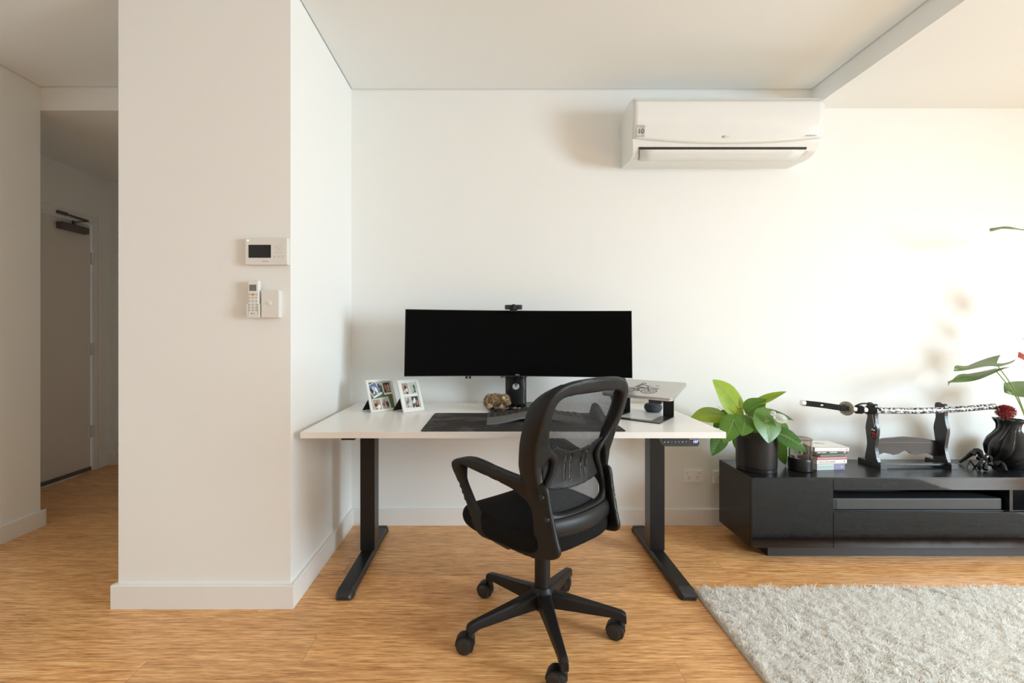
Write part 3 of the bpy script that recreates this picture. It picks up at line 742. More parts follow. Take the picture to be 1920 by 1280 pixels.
for ua in (U0, U1 - .052):
    ol = []
    H1 = ZLF + .158 * math.tan(TL) - .012
    ol = [(0, ZT + .001), (0, H1), (.014, H1), (.014, H1 - .030), (.018, H1 - .037), (.026, H1 - .040), (.034, H1 - .037), (.038, H1 - .030), (.038, H1), (.052, H1), (.052, ZT + .001)]
    obj('upright', G().prism(ol, lambda a, b_, tt: gp_(ua + a, .158 + tt, b_), -.0045, 0), 'metalblk', t, ang=20)
    obj('support_arm', G().prism([(ua, .01), (ua + .052, .01), (ua + .052, .16), (ua, .16)], lambda a, b_, tt: lp(a, b_, tt), -.0052, -.0006), 'metalblk', t)
obj('rear_bar', G().prism([(U0, .125), (U1, .125), (U1, .16), (U0, .16)], lambda a, b_, tt: lp(a, b_, tt), -.0095, -.0053), 'metalblk', t)
for uc in (-.112, -.305):
    obj('front_lip', G().prism([(uc, .000), (uc + .06, .000), (uc + .06, .035), (uc, .035)], lambda a, b_, tt: lp(a, b_, tt), -.0165, -.0006, bev=.0015), 'blk', t)

# round speaker under the laptop
sp = W(1224.5, 765, 2.43)
o = obj('smart_speaker', G().lathe([(0, ZT), (.030, ZT), (.040, ZT + .006), (.0455, ZT + .018), (.046, ZT + .026), (.043, ZT + .037), (.035, ZT + .043), (.015, ZT + .046), (0, ZT + .0465)], (sp.x, 2.43, 0)), 'speaker')
tag(o, 'small round charcoal speaker under the laptop on the desk', 'speaker')

# ================================================================== picture frames
def picture_frame(px, wd, ht, P0, dr, lean, label, style):
    d = V((dr[0], dr[1], 0)).normalized(); nn = V((d.y, -d.x, 0))     # nn: towards the viewer
    t = thing('picture_frame', label, 'picture frame', V((*P0, ZT)) + d * wd / 2, 0, 'white photo frames on the desk')
    cl, sl = math.cos(lean), math.sin(lean)
    def F(a, b_, q=0): return V((*P0, ZT)) + d * a + nn * (-b_ * sl + q * cl) + V((0, 0, b_ * cl + q * sl + .0005))
    bd = .013 if style else .017
    out = [(0, 0), (wd, 0), (wd, ht), (0, ht)]; g = G()
    for P_ in ([(0, 0), (wd, 0), (wd - bd, bd), (bd, bd)], [(wd, 0), (wd, ht), (wd - bd, ht - bd), (wd - bd, bd)], [(wd, ht), (0, ht), (bd, ht - bd), (wd - bd, ht - bd)], [(0, ht), (0, 0), (bd, bd), (bd, ht - bd)]):
        g.prism(P_, lambda a, b_, q: F(a, b_, q), -.006, .004)
    obj('frame', g, 'white', t, ang=0)
    obj('backing', G().prism([(bd * .5, bd * .5), (wd - bd * .5, bd * .5), (wd - bd * .5, ht - bd * .5), (bd * .5, ht - bd * .5)], lambda a, b_, q: F(a, b_, q), -.005, -.002), 'photo_green' if style else 'print_white', t, ang=0)
    e = F(wd * .5, ht * .62, -.006); f0 = V((*P0, ZT)) + d * wd * .3 - nn * .085
    g = G(); bm = g.bm; A = [F(wd * .12, ht * .56, -.0065), F(wd * .62, ht * .56, -.0065)]; zz = V((0, 0, .0015)); base_in = F(wd * .5, ht * .5, 0)
    B_ = [V((*P0, ZT)) + d * (wd * -.02) - nn * .105 + zz, V((*P0, ZT)) + d * (wd * .55) - nn * .105 + zz]
    vs = [bm.verts.new(v) for v in (A[0], A[1], B_[1], B_[0])]; vs2 = [bm.verts.new(v + nn * .003) for v in (A[0], A[1], B_[1], B_[0])]
    bm.faces.new(vs); bm.faces.new(vs2[::-1])
    for k in range(4): bm.faces.new((vs[k], vs[(k + 1) % 4], vs2[(k + 1) % 4], vs2[k]))
    obj('easel_back', g, 'cord', t, ang=0)
    def photo(cx_, cy_, w_, h_, rot, border, cols, seed):
        rr = random.Random(seed); c_, s__ = math.cos(rot), math.sin(rot)
        q2 = lambda a, b_: (cx_ + a * c_ - b_ * s__, cy_ + a * s__ + b_ * c_)
        lay = .0003 * seed
        kx_, ky_ = (1.20, 1.22) if style else (1.12, 1.2)
        cx_, cy_, w_, h_ = wd / 2 + (cx_ - (.075 if style else .065)) * kx_, ht / 2 + (cy_ - .088) * ky_, w_ * kx_, h_ * ky_
        c2_, s2_ = c_, s__
        if border:
            pr = obj('photo_print', G().prism([q2(-w_ / 2 - .004, -h_ / 2 - .010), q2(w_ / 2 + .004, -h_ / 2 - .010), q2(w_ / 2 + .004, h_ / 2 + .004), q2(-w_ / 2 - .004, h_ / 2 + .004)], lambda a, b_, q: F(a, b_, q), -.0025, -.0012 + lay), 'print_white', t, ang=0)
        im = obj('photo_print' if not border else 'photo_image', G().prism([q2(-w_ / 2, -h_ / 2), q2(w_ / 2, -h_ / 2), q2(w_ / 2, h_ / 2), q2(-w_ / 2, h_ / 2)], lambda a, b_, q: F(a, b_, q), -.0022, -.0010 + lay), cols[0], t if not border else pr, ang=0)
        g = {c: G() for c in cols[1:]}
        for k in range(9):
            c = cols[1 + k % (len(cols) - 1)]; a = rr.uniform(-.38, .30) * w_; b_ = rr.uniform(-.42, .15) * h_; ww = rr.uniform(.10, .22) * w_; hh = rr.uniform(.12, .3) * h_
            P_ = [q2(max(-w_ / 2, min(w_ / 2, a + ww * math.cos(x) * rr.uniform(.8, 1.2))), max(-h_ / 2, min(h_ / 2, b_ + hh * math.sin(x)))) for x in [j * PI / 4 for j in range(8)]]
            g[c].prism(P_, lambda a, b_, q: F(a, b_, q), -.0015, -.0009 + lay + .00004 * k)
        for c in g: obj('picture_content', g[c], c, im if not border else pr, ang=0)
    if style:
        photo(.045, .118, .042, .052, .42, 1, ['photo_blue', 'photo_dark', 'photo_sky', 'print_white'], 1)
        photo(.107, .122, .032, .047, .05, 1, ['photo_dark', 'skinlike', 'photo_tan'], 2)
        photo(.074, .128, .026, .05, .02, 0, ['photo_sky', 'photo_dark', 'photo_green'], 0)
        photo(.047, .048, .036, .048, .0, 1, ['photo_tan', 'photo_dark', 'skinlike', 'print_white'], 3)
        photo(.086, .050, .036, .050, .10, 1, ['photo_sky', 'photo_dark', 'skinlike', 'photo_tan'], 4)
    else:
        photo(.045, .122, .032, .050, 0, 0, ['photo_tan', 'skinlike', 'photo_dark', 'print_white'], 1)
        photo(.085, .122, .036, .052, 0, 0, ['photo_pale', 'photo_sky', 'photo_green'], 2)
        photo(.045, .060, .034, .050, 0, 0, ['photo_sky', 'photo_blue', 'skinlike', 'photo_pale'], 3)
        photo(.084, .058, .036, .050, 0, 0, ['photo_dark', 'skinlike', 'print_white', 'photo_dark'], 4)
p0 = W(696, 773, 2.39); p1 = W(745, 767, 2.487)
picture_frame(0, .155, .180, (p0.x, p0.y), (p1.x - p0.x, p1.y - p0.y), math.radians(24), 'white photo frame holding overlapping instant prints on a green backing, the left one of two', 1)
p0 = W(757, 773.5, 2.385); p1 = W(796, 767.5, 2.475)
picture_frame(1, .130, .178, (p0.x, p0.y), (p1.x - p0.x, p1.y - p0.y), math.radians(22), 'white photo frame with four separate photos, the one nearer the monitor', 0)

# ================================================================== plush toy, pens, pebble on the monitor base
zpb = ZT + .0135
t = thing('plush_animal', 'small furry tan toy animal with a cream ear on the monitor base', 'soft toy', (.03, 2.47, zpb))
bc = V((.022, 2.475, zpb + .044))
BALLS = [((.018, 2.475, zpb + .043), (.052, .034, .033)), ((-.012, 2.475, zpb + .040), (.030, .032, .032)), ((.066, 2.465, zpb + .045), (.030, .028, .029)), ((.083, 2.455, zpb + .030), (.013, .014, .014)),
         ((-.014, 2.452, zpb + .014), (.018, .014, .014)), ((.050, 2.45, zpb + .013), (.012, .012, .013)), ((.0, 2.495, zpb + .013), (.014, .012, .013)), ((.045, 2.49, zpb + .012), (.012, .012, .012))]
g = G()
for c, r in BALLS: g.ball(c, 1, r, 20)
obj('body', g, 'fur', t)
def tufts(g, balls, n, ln, wd, seed, avoid=None):
    rg = np.random.default_rng(seed); area_ = np.array([r[0] * r[2] for c, r in balls]); pr = area_ / area_.sum(); bm = g.bm
    for i in range(n):
        k = rg.choice(len(balls), p=pr); c, r = V(balls[k][0]), balls[k][1]
        d = V(rg.normal(size=3)).normalized(); p = V((c.x + d.x * r[0], c.y + d.y * r[1], c.z + d.z * r[2])); nn = V((d.x / r[0], d.y / r[1], d.z / r[2])).normalized()
        if p.z < zpb + .004: continue
        dr = (nn * .75 + V(rg.normal(size=3)) * .45 + V((-.25, 0, -.15))).normalized(); s = nn.cross(V(rg.normal(size=3))).normalized() * wd; L = ln * rg.uniform(.6, 1.2)
        tip = p + dr * L + V((0, 0, -.001)); mid_ = p + dr * L * .5
        a = [bm.verts.new(q) for q in (p - s, p + s, mid_ + s * .7, tip, mid_ - s * .7)]; bm.faces.new(a)
    return g
fu = obj('fur', tufts(G(), BALLS[:4], 5200, .0095, .0007, 3), 'fur', t, recalc=False, ang=0); fu['kind'] = 'stuff'
obj('ear', G().ball((.060, 2.437, zpb + .060), 1, (.008, .004, .009), 14), 'furpale', t)
obj('snout', G().ball((.090, 2.451, zpb + .030), 1, (.012, .010, .013), 14), 'fur', t)
for c in ((-.018, 2.440, zpb + .009), (.046, 2.44, zpb + .008)): obj('paw', G().ball(c, 1, (.013, .010, .009), 14), 'pinkpaw', t)
obj('tail', G().tube([(-.045, 2.48, zpb + .036), (-.062, 2.48, zpb + .031), (-.074, 2.48, zpb + .028)], [(.004, .004), (.004, .004), (.005, .003)], 8), 'paper', t)
for k, (a, b_, lab) in enumerate((((.072, 2.425), (.196, 2.42), 'black pen with a silver tip and clip lying behind the keyboard'), ((.206, 2.43), (.30, 2.395), 'plain black pen behind the keyboard, further right and partly hidden by the chair'))):
    t = thing('pen', lab, 'pen', ((a[0] + b_[0]) / 2, a[1], zpb), 0, 'pens on the monitor base')
    A = V((*a, zpb + .0055)); B_ = V((*b_, zpb + .0055)); d = (B_ - A).normalized()
    obj('barrel', G().cyl(A + d * .014, B_, .0052, seg=14, bev=.001), 'blk', t)
    obj('tip', G().cyl(A, A + d * .014, .001, .0045, seg=14), 'chrome', t)
    obj('ring', G().cyl(A + d * .068, A + d * .078, .0057, seg=14), 'chrome', t)
    obj('clip', G().tube([A + d * .08 + V((0, -.004, .005)), B_ - d * .008 + V((0, -.005, .005))], .0012, 6), 'chrome', t)
g = G().ball((.120, 2.405, zpb + .0085), 1, (.0125, .0105, .0085), 14)
for v in g.bm.verts: v.co += V((math.sin(v.co.x * 900), math.sin(v.co.y * 800 + 1), math.sin(v.co.x * 500 + v.co.z * 700))) * .0006
tag(obj('pebble', g, 'rock'), 'small brown pebble in front of the monitor column', 'pebble')

# ================================================================== office chair (own axes: x right, y forward)
CT = math.radians(40)
ch = thing('office_chair', 'black swivel office chair with a mesh back and armrests in front of the desk', 'office chair', (.195, 1.77, 0), CT)
CO = lambda name, g, m, parent=ch, **k: obj(name, g, m, parent, world=False, **k)
cR = Matrix.Rotation(-CT, 3, 'Z')
# five-star base
base = CO('base_hub', G().lathe([(0, .088), (.036, .088), (.040, .10), (.046, .125), (.044, .152), (.036, .168), (.034, .172), (0, .172)], seg=32), 'chairplastic')
casdir = {0: V((-.93, .36, 0)), 1: V((-.90, .42, 0)), 2: V((-.80, .25, 0)), 3: V((-.85, .3, 0)), 4: V((-.86, .1, 0))}
casax = {0: V((.45, -.9, 0)), 1: V((.45, -.9, 0)), 2: V((.45, -.9, 0)), 3: V((.5, -.86, 0)), 4: V((-.45, -.9, 0))}
for k in range(5):
    a = math.radians(277 + 72 * k); d = cR @ V((math.cos(a), math.sin(a), 0)); sd = V((-d.y, d.x, 0))
    g = G(); bm = g.bm; L = []
    for r, zt, zb2, wt in ((.02, .158, .10, .026), (.06, .152, .098, .024), (.12, .140, .094, .0205), (.20, .125, .088, .017), (.27, .112, .083, .0145), (.297, .106, .074, .014), (.310, .100, .066, .0135), (.314, .094, .066, .0125)):
        L.append([bm.verts.new(d * r + sd * s * w_ + V((0, 0, z))) for s, w_, z in ((-1, wt, zb2), (-1, wt, zt - .006), (-.7, wt, zt), (.7, wt, zt), (1, wt, zt - .006), (1, wt, zb2))])
    for p, q in zip(L, L[1:]):
        for j in range(6): bm.faces.new((p[j], p[(j + 1) % 6], q[(j + 1) % 6], q[j]))
    bm.faces.new(L[0]); bm.faces.new(L[-1][::-1])
    leg = CO('base_leg', g, 'chairplastic', ang=40)
    pin = d * .298; td = (cR @ casdir[k]).normalized(); ax = (cR @ casax[k]).normalized()
    ax = (ax - td * ax.dot(td)).normalized()
    wc = pin + td * .024 + V((0, 0, .0305))
    cs = CO('caster', G().cyl(pin + V((0, 0, .045)), pin + V((0, 0, .072)), .0125, seg=16), 'blk')
    # hood between and over the wheels
    g = G(); up = V((0, 0, 1)); bm = g.bm; rows = []
    for j in range(13):
        aa = math.radians(-35 + 215 * j / 12); dd = -td * math.cos(aa) + up * math.sin(aa)
        rows.append([bm.verts.new(wc + dd * r + ax * o_) for r, o_ in ((.0325, -.022), (.0345, -.015), (.0345, .015), (.0325, .022), (.027, .022), (.027, -.022))])
    for p, q in zip(rows, rows[1:]):
        for j in range(6): bm.faces.new((p[j], p[(j + 1) % 6], q[(j + 1) % 6], q[j]))
    bm.faces.new(rows[0]); bm.faces.new(rows[-1][::-1]); g.cyl(wc - ax * .006, wc + ax * .006, .022, seg=20); g.cyl(pin + V((0, 0, .03)), pin + V((0, 0, .056)), .013, seg=16)
    CO('caster_hood', g, 'chairplastic', cs)
    for s in (-1, 1):
        CO('wheel', G().cyl(wc + ax * s * .007, wc + ax * s * .0245, .0303, seg=32, bev=.004).cyl(wc + ax * s * .0245, wc + ax * s * .028, .024, .016, 28, bev=.001), 'blk', cs)
CO('gas_lift', G().cyl((0, 0, .10), (0, 0, .305), .0305, .0300, 32, bev=.002), 'chairplastic')
CO('piston', G().cyl((0, 0, .30), (0, 0, .315), .033, seg=32, bev=.002).cyl((0, 0, .30), (0, 0, .40), .0235, seg=24), 'blk')
CO('tilt_mechanism', G().box(-.075, .075, -.10, .13, .385, .405, bev=.004).box(-.045, .045, -.07, .07, .355, .39, bev=.008), 'blk')
CO('height_lever', G().tube([(.06, .03, .385), (.16, .04, .380), (.22, .045, .372)], [(.005, .005), (.005, .005), (.011, .006)], 10), 'blk')
# seat cushion
def seatp(u, v):
    a = 2 * PI * u; ca, sa = math.cos(a), math.sin(a); e = .55
    ex = math.copysign(abs(ca) ** e, ca); ey = math.copysign(abs(sa) ** e, sa)
    # v: 0 bottom centre .. 1 top centre
    if v < .25: k = v / .25 * .86; z = .400
    elif v < .75:
        q = (v - .25) / .5 * PI; k = .86 + .14 * math.sin(q) ** .7; z = .400 + .075 * (1 - math.cos(q)) / 2
    else: k = .86 * (1 - v) / .25; z = .475 + .010 * (1 - (k / .86) ** 2)
    x = ex * .245 * k; y = ey * .252 * k
    x *= 1 - .10 * max(0, -y / .25); dz = -.030 * max(0, y / .25) ** 2.5 * (1 if v > .5 else .3) + .012 * (x / .24) ** 2 * (1 if v > .5 else 0)
    return V((x, y + .038, z + dz))
CO('seat', G().grid(seatp, 56, 32, True), 'seatfab', ang=60)
CO('seat_pan', G().prism(spline([(-.15, -.12), (-.15, .17), (0, .19), (.15, .17), (.15, -.12), (0, -.14)], 6), lambda a, b_, q: V((a, b_, .3985 + q)), -.012, .004, bev=.003), 'blk')
# backrest
def bsm(z):
    return float(np.interp(z, [.44, .50, .56, .62, .70, .78, .86, .93, 1.0], [.200, .193, .184, .176, .180, .203, .236, .258, .276]))
def bk(x, z, off=0): return V((x, -(bsm(z)) + .62 * x * x - off, z))
mir = lambda P_: P_ + [(-x, z) for x, z in P_[::-1] if x > 1e-6]
outer = mir([(0, 1.0), (.09, .997), (.150, .988), (.195, .968), (.222, .935), (.232, .89), (.232, .83), (.226, .77), (.216, .71), (.203, .65), (.190, .59), (.176, .53), (.150, .483), (.085, .463), (0, .457)])
inner = mir([(0, .948), (.08, .947), (.140, .942), (.172, .930), (.186, .905), (.187, .86), (.176, .81), (.150, .765), (.118, .735), (.104, .708), (.110, .68), (.132, .64), (.148, .60), (.152, .57), (.140, .543), (.09, .530), (0, .527)])
hol = [(.150, .725), (.170, .70), (.178, .66), (.172, .615), (.160, .635), (.140, .67), (.133, .70)]
holm = [(-x, z) for x, z in hol[::-1]]
O_, I_, H1_, H2_ = (spline(P_, 5) for P_ in (outer, inner, hol, holm))
def bhalf(x, z):
    return .0135 + .010 * max(0, (abs(x) - .15) / .08)
bf = CO('back_frame', plate(G(), O_, [I_, H1_, H2_], lambda x, z, q: bk(x, z, q - bhalf(x, z) * .4), bhalf, .011, .0085), 'chairplastic', ang=50)
# side flange: runs forward from the outer rim
def flange(s):
    P_ = spline([(.17, .985), (.215, .950), (.236, .89), (.236, .83), (.229, .77), (.219, .71), (.206, .65), (.193, .59), (.180, .54)], 5, False)
    g = G(); bm = g.bm; R = []
    for k, (x, z) in enumerate(P_):
        q = min(k, len(P_) - 1 - k) / 8; dp = .050 * min(1, q) + .004; y = -(bsm(z)) + .62 * x * x
        R.append([bm.verts.new(V((s * (x + o_), y + yy, z))) for o_, yy in ((-.020, -.004), (-.003, -.006), (.003, .006), (.006, dp * .6), (.002, dp), (-.006, dp), (-.010, dp * .5))])
    for p, q in zip(R, R[1:]):
        for j in range(7): bm.faces.new((p[j], p[(j + 1) % 7], q[(j + 1) % 7], q[j]))
    bm.faces.new(R[0]); bm.faces.new(R[-1][::-1]); return g
for s in (-1, 1): CO('frame_flange', flange(s), 'chairplastic', bf, ang=60)
cl = spline(mir([(0, .975), (.12, .970), (.18, .955), (.207, .92), (.212, .86), (.205, .78), (.190, .70), (.176, .62), (.165, .55), (.14, .50), (0, .49)]), 4)
CO('back_mesh', plate(G(), cl, [], lambda x, z, q: bk(x, z, q - .027), lambda a, b_: .0002, .001, .014), 'mesh')
# lumbar support with slits
lum = spline(mir([(0, .735), (.06, .742), (.118, .760), (.150, .750), (.160, .70), (.152, .63), (.118, .612), (.06, .604), (0, .600)]), 5)
sl_ = []
for x in (-.058, -.030, .030, .058): sl_.append([(x - .0022, .632), (x + .0022, .632), (x + .0022, .66), (x + .0022, .69), (x + .0022, .722), (x - .0022, .722), (x - .0022, .69), (x - .0022, .66)])
CO('lumbar_support', plate(G(), lum, sl_, lambda x, z, q: bk(x, z, q - .010 - .006 * math.cos((z - .672) * 20) + .15 * x * x), lambda a, b_: .0028, .003, .010), 'chairplastic', ang=50)
# lower cross band that bulges out behind the seat
g = G(); P_ = [(x, -(bsm(.485)) + .62 * x * x - .012 * (1 - (x / .17) ** 2), .487 + .06 * x * x) for x in np.linspace(-.172, .172, 25)]
CO('lower_band', g.tube(P_, [(.017, .034)] * 25, 16), 'chairplastic')
# armrests: one bracket, pad and front strut in one loop
ao = spline([(.209, .644), (.204, .664), (.174, .678), (.133, .684), (.09, .680), (0, .664), (-.098, .651), (-.156, .647), (-.184, .641), (-.195, .622), (-.203, .575), (-.226, .478), (-.238, .437), (-.229, .415), (-.197, .400), (-.136, .389), (-.049, .394), (.039, .400), (.081, .405), (.112, .432), (.158, .522), (.201, .605)], 4)
ai = spline([(.166, .652), (.117, .648), (.03, .629), (-.049, .610), (-.085, .592), (-.125, .565), (-.138, .52), (-.138, .46), (-.130, .430), (-.049, .422), (.043, .440), (.095, .488), (.133, .548), (.160, .60)], 4)
def armfn(s):
    def fn(y, z, q):
        lat = .17 + .22 * (y + .213); top = max(0, min(1, (z - .60) / .05))
        return V((s * (lat + q), y, z))
    return fn
def armhalf(y, z):
    top = max(0, min(1, (z - (.600 + .03 * 0)) / .045)) * max(0, min(1, (y + .16) / .06)); fr_ = max(0, min(1, (y - .04) / .08))
    return .0105 + .0125 * top + .002 * fr_
for s in (-1, 1):
    A_ = CO('armrest', plate(G(), ao, [ai], armfn(s), armhalf, .008, .009), 'chairplastic', ang=50)
    for (y, z) in ((-.178, .605), (-.196, .535)):
        lat = .17 + .22 * (y + .213)
        CO('bolt', G().cyl((s * (lat + .008), y, z), (s * (lat + .0135), y, z), .0095, .0085, 16, bev=.0015), 'blk', A_)
    # raised lip from the pad down across the bracket
    CO('arm_brace', G().box(*sorted((s * .10, s * .215)), -.04, .04, .388, .401, bev=.003), 'blk', A_)

# ================================================================== low cabinet
CX0, CX1, CF, CB, CZ = 1.302, 3.908, 2.2816, 2.612, .428
t = thing('tv_cabinet', 'long low black gloss cabinet against the back wall', 'media cabinet', ((CX0 + CX1) / 2, 2.44, 0))
cz0 = .074
obj('carcass_top', G().box(CX0, CX1, CF + .001, CB, CZ - .018, CZ, bev=.0012), 'matblk', t)
obj('side_panel', G().box(CX0, CX0 + .018, CF + .019, CB, cz0, CZ - .0182, bev=.001), 'matblk', t)
obj('side_panel', G().box(CX1 - .018, CX1, CF + .019, CB, cz0, CZ - .0182, bev=.001), 'matblk', t)
obj('bottom_panel', G().box(CX0 + .018, CX1 - .018, CF + .019, CB, cz0, cz0 + .016), 'matblk', t)
obj('back_panel', G().box(CX0 + .018, CX1 - .018, CB - .01, CB - .004, cz0 + .016, CZ - .018), 'matblk', t)
NX0, NX1 = 1.7115, 3.4985
obj('shelf', G().box(NX0, NX1, CF + .019, CB - .011, .243, .2565), 'matblk', t)
obj('shelf', G().box(NX0, NX1, CF + .019, CB - .011, .3640, .372), 'matblk', t)
for x in (NX0 - .016, 2.598, NX1): obj('divider', G().box(x, x + .016, CF + (.019 if x != 2.598 else .004), CB - .011, .0902 if x != 2.598 else .257, .4095 if x != 2.598 else .3638), 'matblk', t)
zd0, zd1 = .0755, .4235
for x0, x1 in ((CX0 + .001, NX0 - .0025), (NX1 + .0025, CX1 - .001)): obj('door', G().box(x0, x1, CF, CF + .0185, zd0, zd1, bev=.0008), 'lacq', t)
obj('drawer_front', G().box(NX0, NX1, CF, CF + .0185, .3655, zd1 - .002, bev=.0008), 'lacq', t)
obj('drawer_front', G().box(NX0, NX1, CF, CF + .0185, zd0, .2545, bev=.0008), 'lacq', t)
obj('top_edge_strip', G().box(CX0 + .001, CX1 - .001, CF - .0005, CF + .0015, .4245, CZ - .0015), 'lacq', t)
obj('plinth', G().box(1.424, CX1 - .12, 2.353, CB - .03, 0, cz0, bev=.001), 'plinth', t)
t = thing('soundbar', 'long black soundbar in the open niche of the low cabinet', 'soundbar', (2.15, 2.37, .2565))
obj('body', G().box(1.722, 2.582, 2.305, 2.41, .2575, .3155, bev=.007), 'blk', t)
obj('grille', G().box(1.742, 2.575, 2.3035, 2.31, .2605, .3095, bev=.002), 'kbd', t)
tag(obj('cable', G().tube(spline([(1.93, 2.55, .35), (2.0, 2.5, .33), (2.08, 2.5, .352), (2.14, 2.54, .33)], 8, False), .003, 8), 'blk'), 'thin black cable behind the soundbar in the niche', 'cable')

# ---------------------------------------------------------------- books
bcx, bcy = 1.795, 2.48
def book(z0_, th, wd, dp, rz, ox, col, cover, label, extra=None):
    """spine towards the viewer"""
    t = thing('book', label, 'book', (bcx + ox, bcy, z0_), rz, 'books stacked on the low cabinet')
    m_ = Matrix.Translation((0, 0, 0)); L = lambda name, g, m, p=t, **k: obj(name, g, m, p, world=False, **k)
    ct_ = .0014
    L('pages', G().box(-wd / 2 + .002, wd / 2 - .002, -dp / 2 + .003, dp / 2 - .002, ct_, th - ct_), 'paper')
    L('cover', G().box(-wd / 2, wd / 2, -dp / 2, dp / 2, 0, ct_).box(-wd / 2, wd / 2, -dp / 2, dp / 2, th - ct_, th).box(-wd / 2, wd / 2, -dp / 2, -dp / 2 + .002, 0, th), col, ang=0)
    y = -dp / 2 - .0005
    if extra: extra(L, wd, th, y, dp)
    return t
def marks(L, x0, x1, z, h, y, m, n, seed=1):
    rr = random.Random(seed); g = G(); x = x0
    wd = (x1 - x0) / n
    for k in range(n):
        g.box(x, x + wd * .72, y, y + .001, z - h / 2, z + h / 2 * rr.uniform(.6, 1)); x += wd
    L('spine_print', g, m, ang=0)
XB = 0
def e_teal(L, wd, th, y, dp):
    L('spine_panel', G().box(wd / 2 - .062, wd / 2 - .001, y, y + .001, .001, th - .001), 'book_purple', ang=0)
    L('spine_panel', G().box(-wd / 2 + .004, wd / 2 - .064, y, y + .001, .006, th - .006), 'book_teal', ang=0)
    marks(L, wd / 2 - .055, wd / 2 - .03, th * .5, .002, y - .0004, 'print_pale', 8); L('emblem', G().ball((wd / 2 - .018, y, th * .5), .004, (1, .2, 1), 10), 'print_white')
    L('emblem', G().ball((-wd / 2 + .012, y, th * .45), .006, (1, .1, 1), 10), 'print_pale')
def e_white(L, wd, th, y, dp):
    marks(L, -wd / 2 + .012, -wd / 2 + .042, th * .5, .009, y, 'print_pale', 5, 2); marks(L, -wd / 2 + .072, -wd / 2 + .108, th * .5, .008, y, 'palegrey', 10, 3)
    L('emblem', G().lathe([(.0045, 0), (.007, 0), (.007, .001), (.0045, .001)], (0, 0, 0), 16, True), 'book_pink').matrix_basis = Matrix.Translation((-wd / 2 + .057, y + .0005, th * .5)) @ Matrix.Rotation(PI / 2, 4, 'X') @ Matrix.Diagonal((1.4, .7, 1, 1))
    L('emblem', G().ball((wd / 2 - .015, y, th * .5), .005, (1, .2, 1), 10), 'palegrey')
def e_pink(L, wd, th, y, dp): marks(L, -wd / 2 + .04, wd / 2 - .04, th * .5, .003, y, 'print_pale', 14, 4)
def e_green(L, wd, th, y, dp): marks(L, wd / 2 - .02, wd / 2 - .006, th * .5, .006, y, 'photo_tan', 2, 4); 
def e_grey(L, wd, th, y, dp):
    text('THE TIPPING POINT', (-wd / 2 + .010, y, th * .48), (1, 0, 0), (0, 0, 1), .0075, 'print_white', L_t[0], align='LEFT', world=False, name='spine_lettering') if False else None
    marks(L, -wd / 2 + .010, -wd / 2 + .028, th * .5, .006, y, 'print_white', 4, 5); marks(L, -wd / 2 + .032, -wd / 2 + .058, th * .5, .006, y, 'print_white', 6, 6); marks(L, -wd / 2 + .078, -wd / 2 + .118, th * .5, .006, y, 'print_white', 10, 7)
    marks(L, wd / 2 - .022, wd / 2 - .010, th * .5, .008, y, 'print_white', 2, 8); L('spine_panel', G().box(-wd / 2, wd / 2 - .06, y - .0002, y + .001, th - .0035, th - .001), 'book_orange', ang=0)
def e_top(L, wd, th, y, dp):
    marks(L, wd / 2 - .060, wd / 2 - .022, th * .62, .0018, y, 'print_pale', 10, 9); marks(L, wd / 2 - .064, wd / 2 - .020, th * .35, .0012, y, 'book_pink', 3, 9)
    o = L('emblem', G().lathe([(.0045, 0), (.006, 0), (.006, .001), (.0045, .001)], (0, 0, 0), 16, True), 'book_pink'); o.matrix_basis = Matrix.Translation((wd / 2 - .012, y + .0005, th * .5)) @ Matrix.Rotation(PI / 2, 4, 'X')
    L('cover_picture', G().ball((-.012, .02, th), 1, (.018, .008, .0006), 16).ball((.012, .012, th), 1, (.014, .005, .0006), 12), 'ink')
    for k in range(5): marks(L, -.04 - .004 * k, .035, th, .0, 0, 'print_pale', 1, k) if False else None
zb0 = CZ
tb = [(.0300, .158, .135, math.radians(5.5), -.006, 'book_white', e_teal, 'thick white and pale teal book with a purple spine end, lowest of the stack'),
      (.0225, .174, .130, math.radians(6.0), .001, 'book_white', e_white, 'white book with grey title blocks and a pink emblem, second from the bottom'),
      (.0145, .172, .130, math.radians(7.0), .001, 'book_pink', e_pink, 'thin pink book, third from the bottom of the stack'),
      (.0150, .150, .125, math.radians(9.0), .004, 'book_green', e_green, 'dull green book with dark edges between the pink and the grey one'),
      (.0160, .176, .128, math.radians(3.0), .004, 'book_grey', e_grey, 'dark grey paperback with white spine lettering, second from the top'),
      (.0210, .184, .150, math.radians(1.0), -.001, 'book_white', e_top, 'white book with a small dark cover picture, topmost of the stack')]
for th, wd, dp, rz, ox, col, ex, lab in tb:
    book(zb0, th, wd, dp, rz, ox, col, None, lab, ex); zb0 += th + .0002

# ---------------------------------------------------------------- canister
p = W(1500.5, 870, 2.415)
t = thing('glass_canister', 'short clear canister with a black base between the potted plant and the books', 'canister', (p.x, 2.415, CZ))
c_ = (p.x, 2.415, 0)
obj('base', G().lathe([(0, CZ), (.050, CZ), (.056, CZ + .004), (.057, CZ + .05), (.055, CZ + .062), (.052, CZ + .066), (0, CZ + .066)], c_, 48), 'pot', t)
obj('clear_body', G().lathe([(.050, CZ + .066), (.053, CZ + .070), (.054, CZ + .165), (.051, CZ + .168), (.0495, CZ + .165), (.0485, CZ + .072)], c_, 48, closed=True), 'smoke', t)
obj('inner_tube', G().cyl((p.x - .006, 2.40, CZ + .085), (p.x - .006, 2.40, CZ + .16), .0075, seg=16, bev=.002).cyl((p.x - .03, 2.415, CZ + .068), (p.x - .03, 2.415, CZ + .078), .012, seg=16), 'offwhite', t)

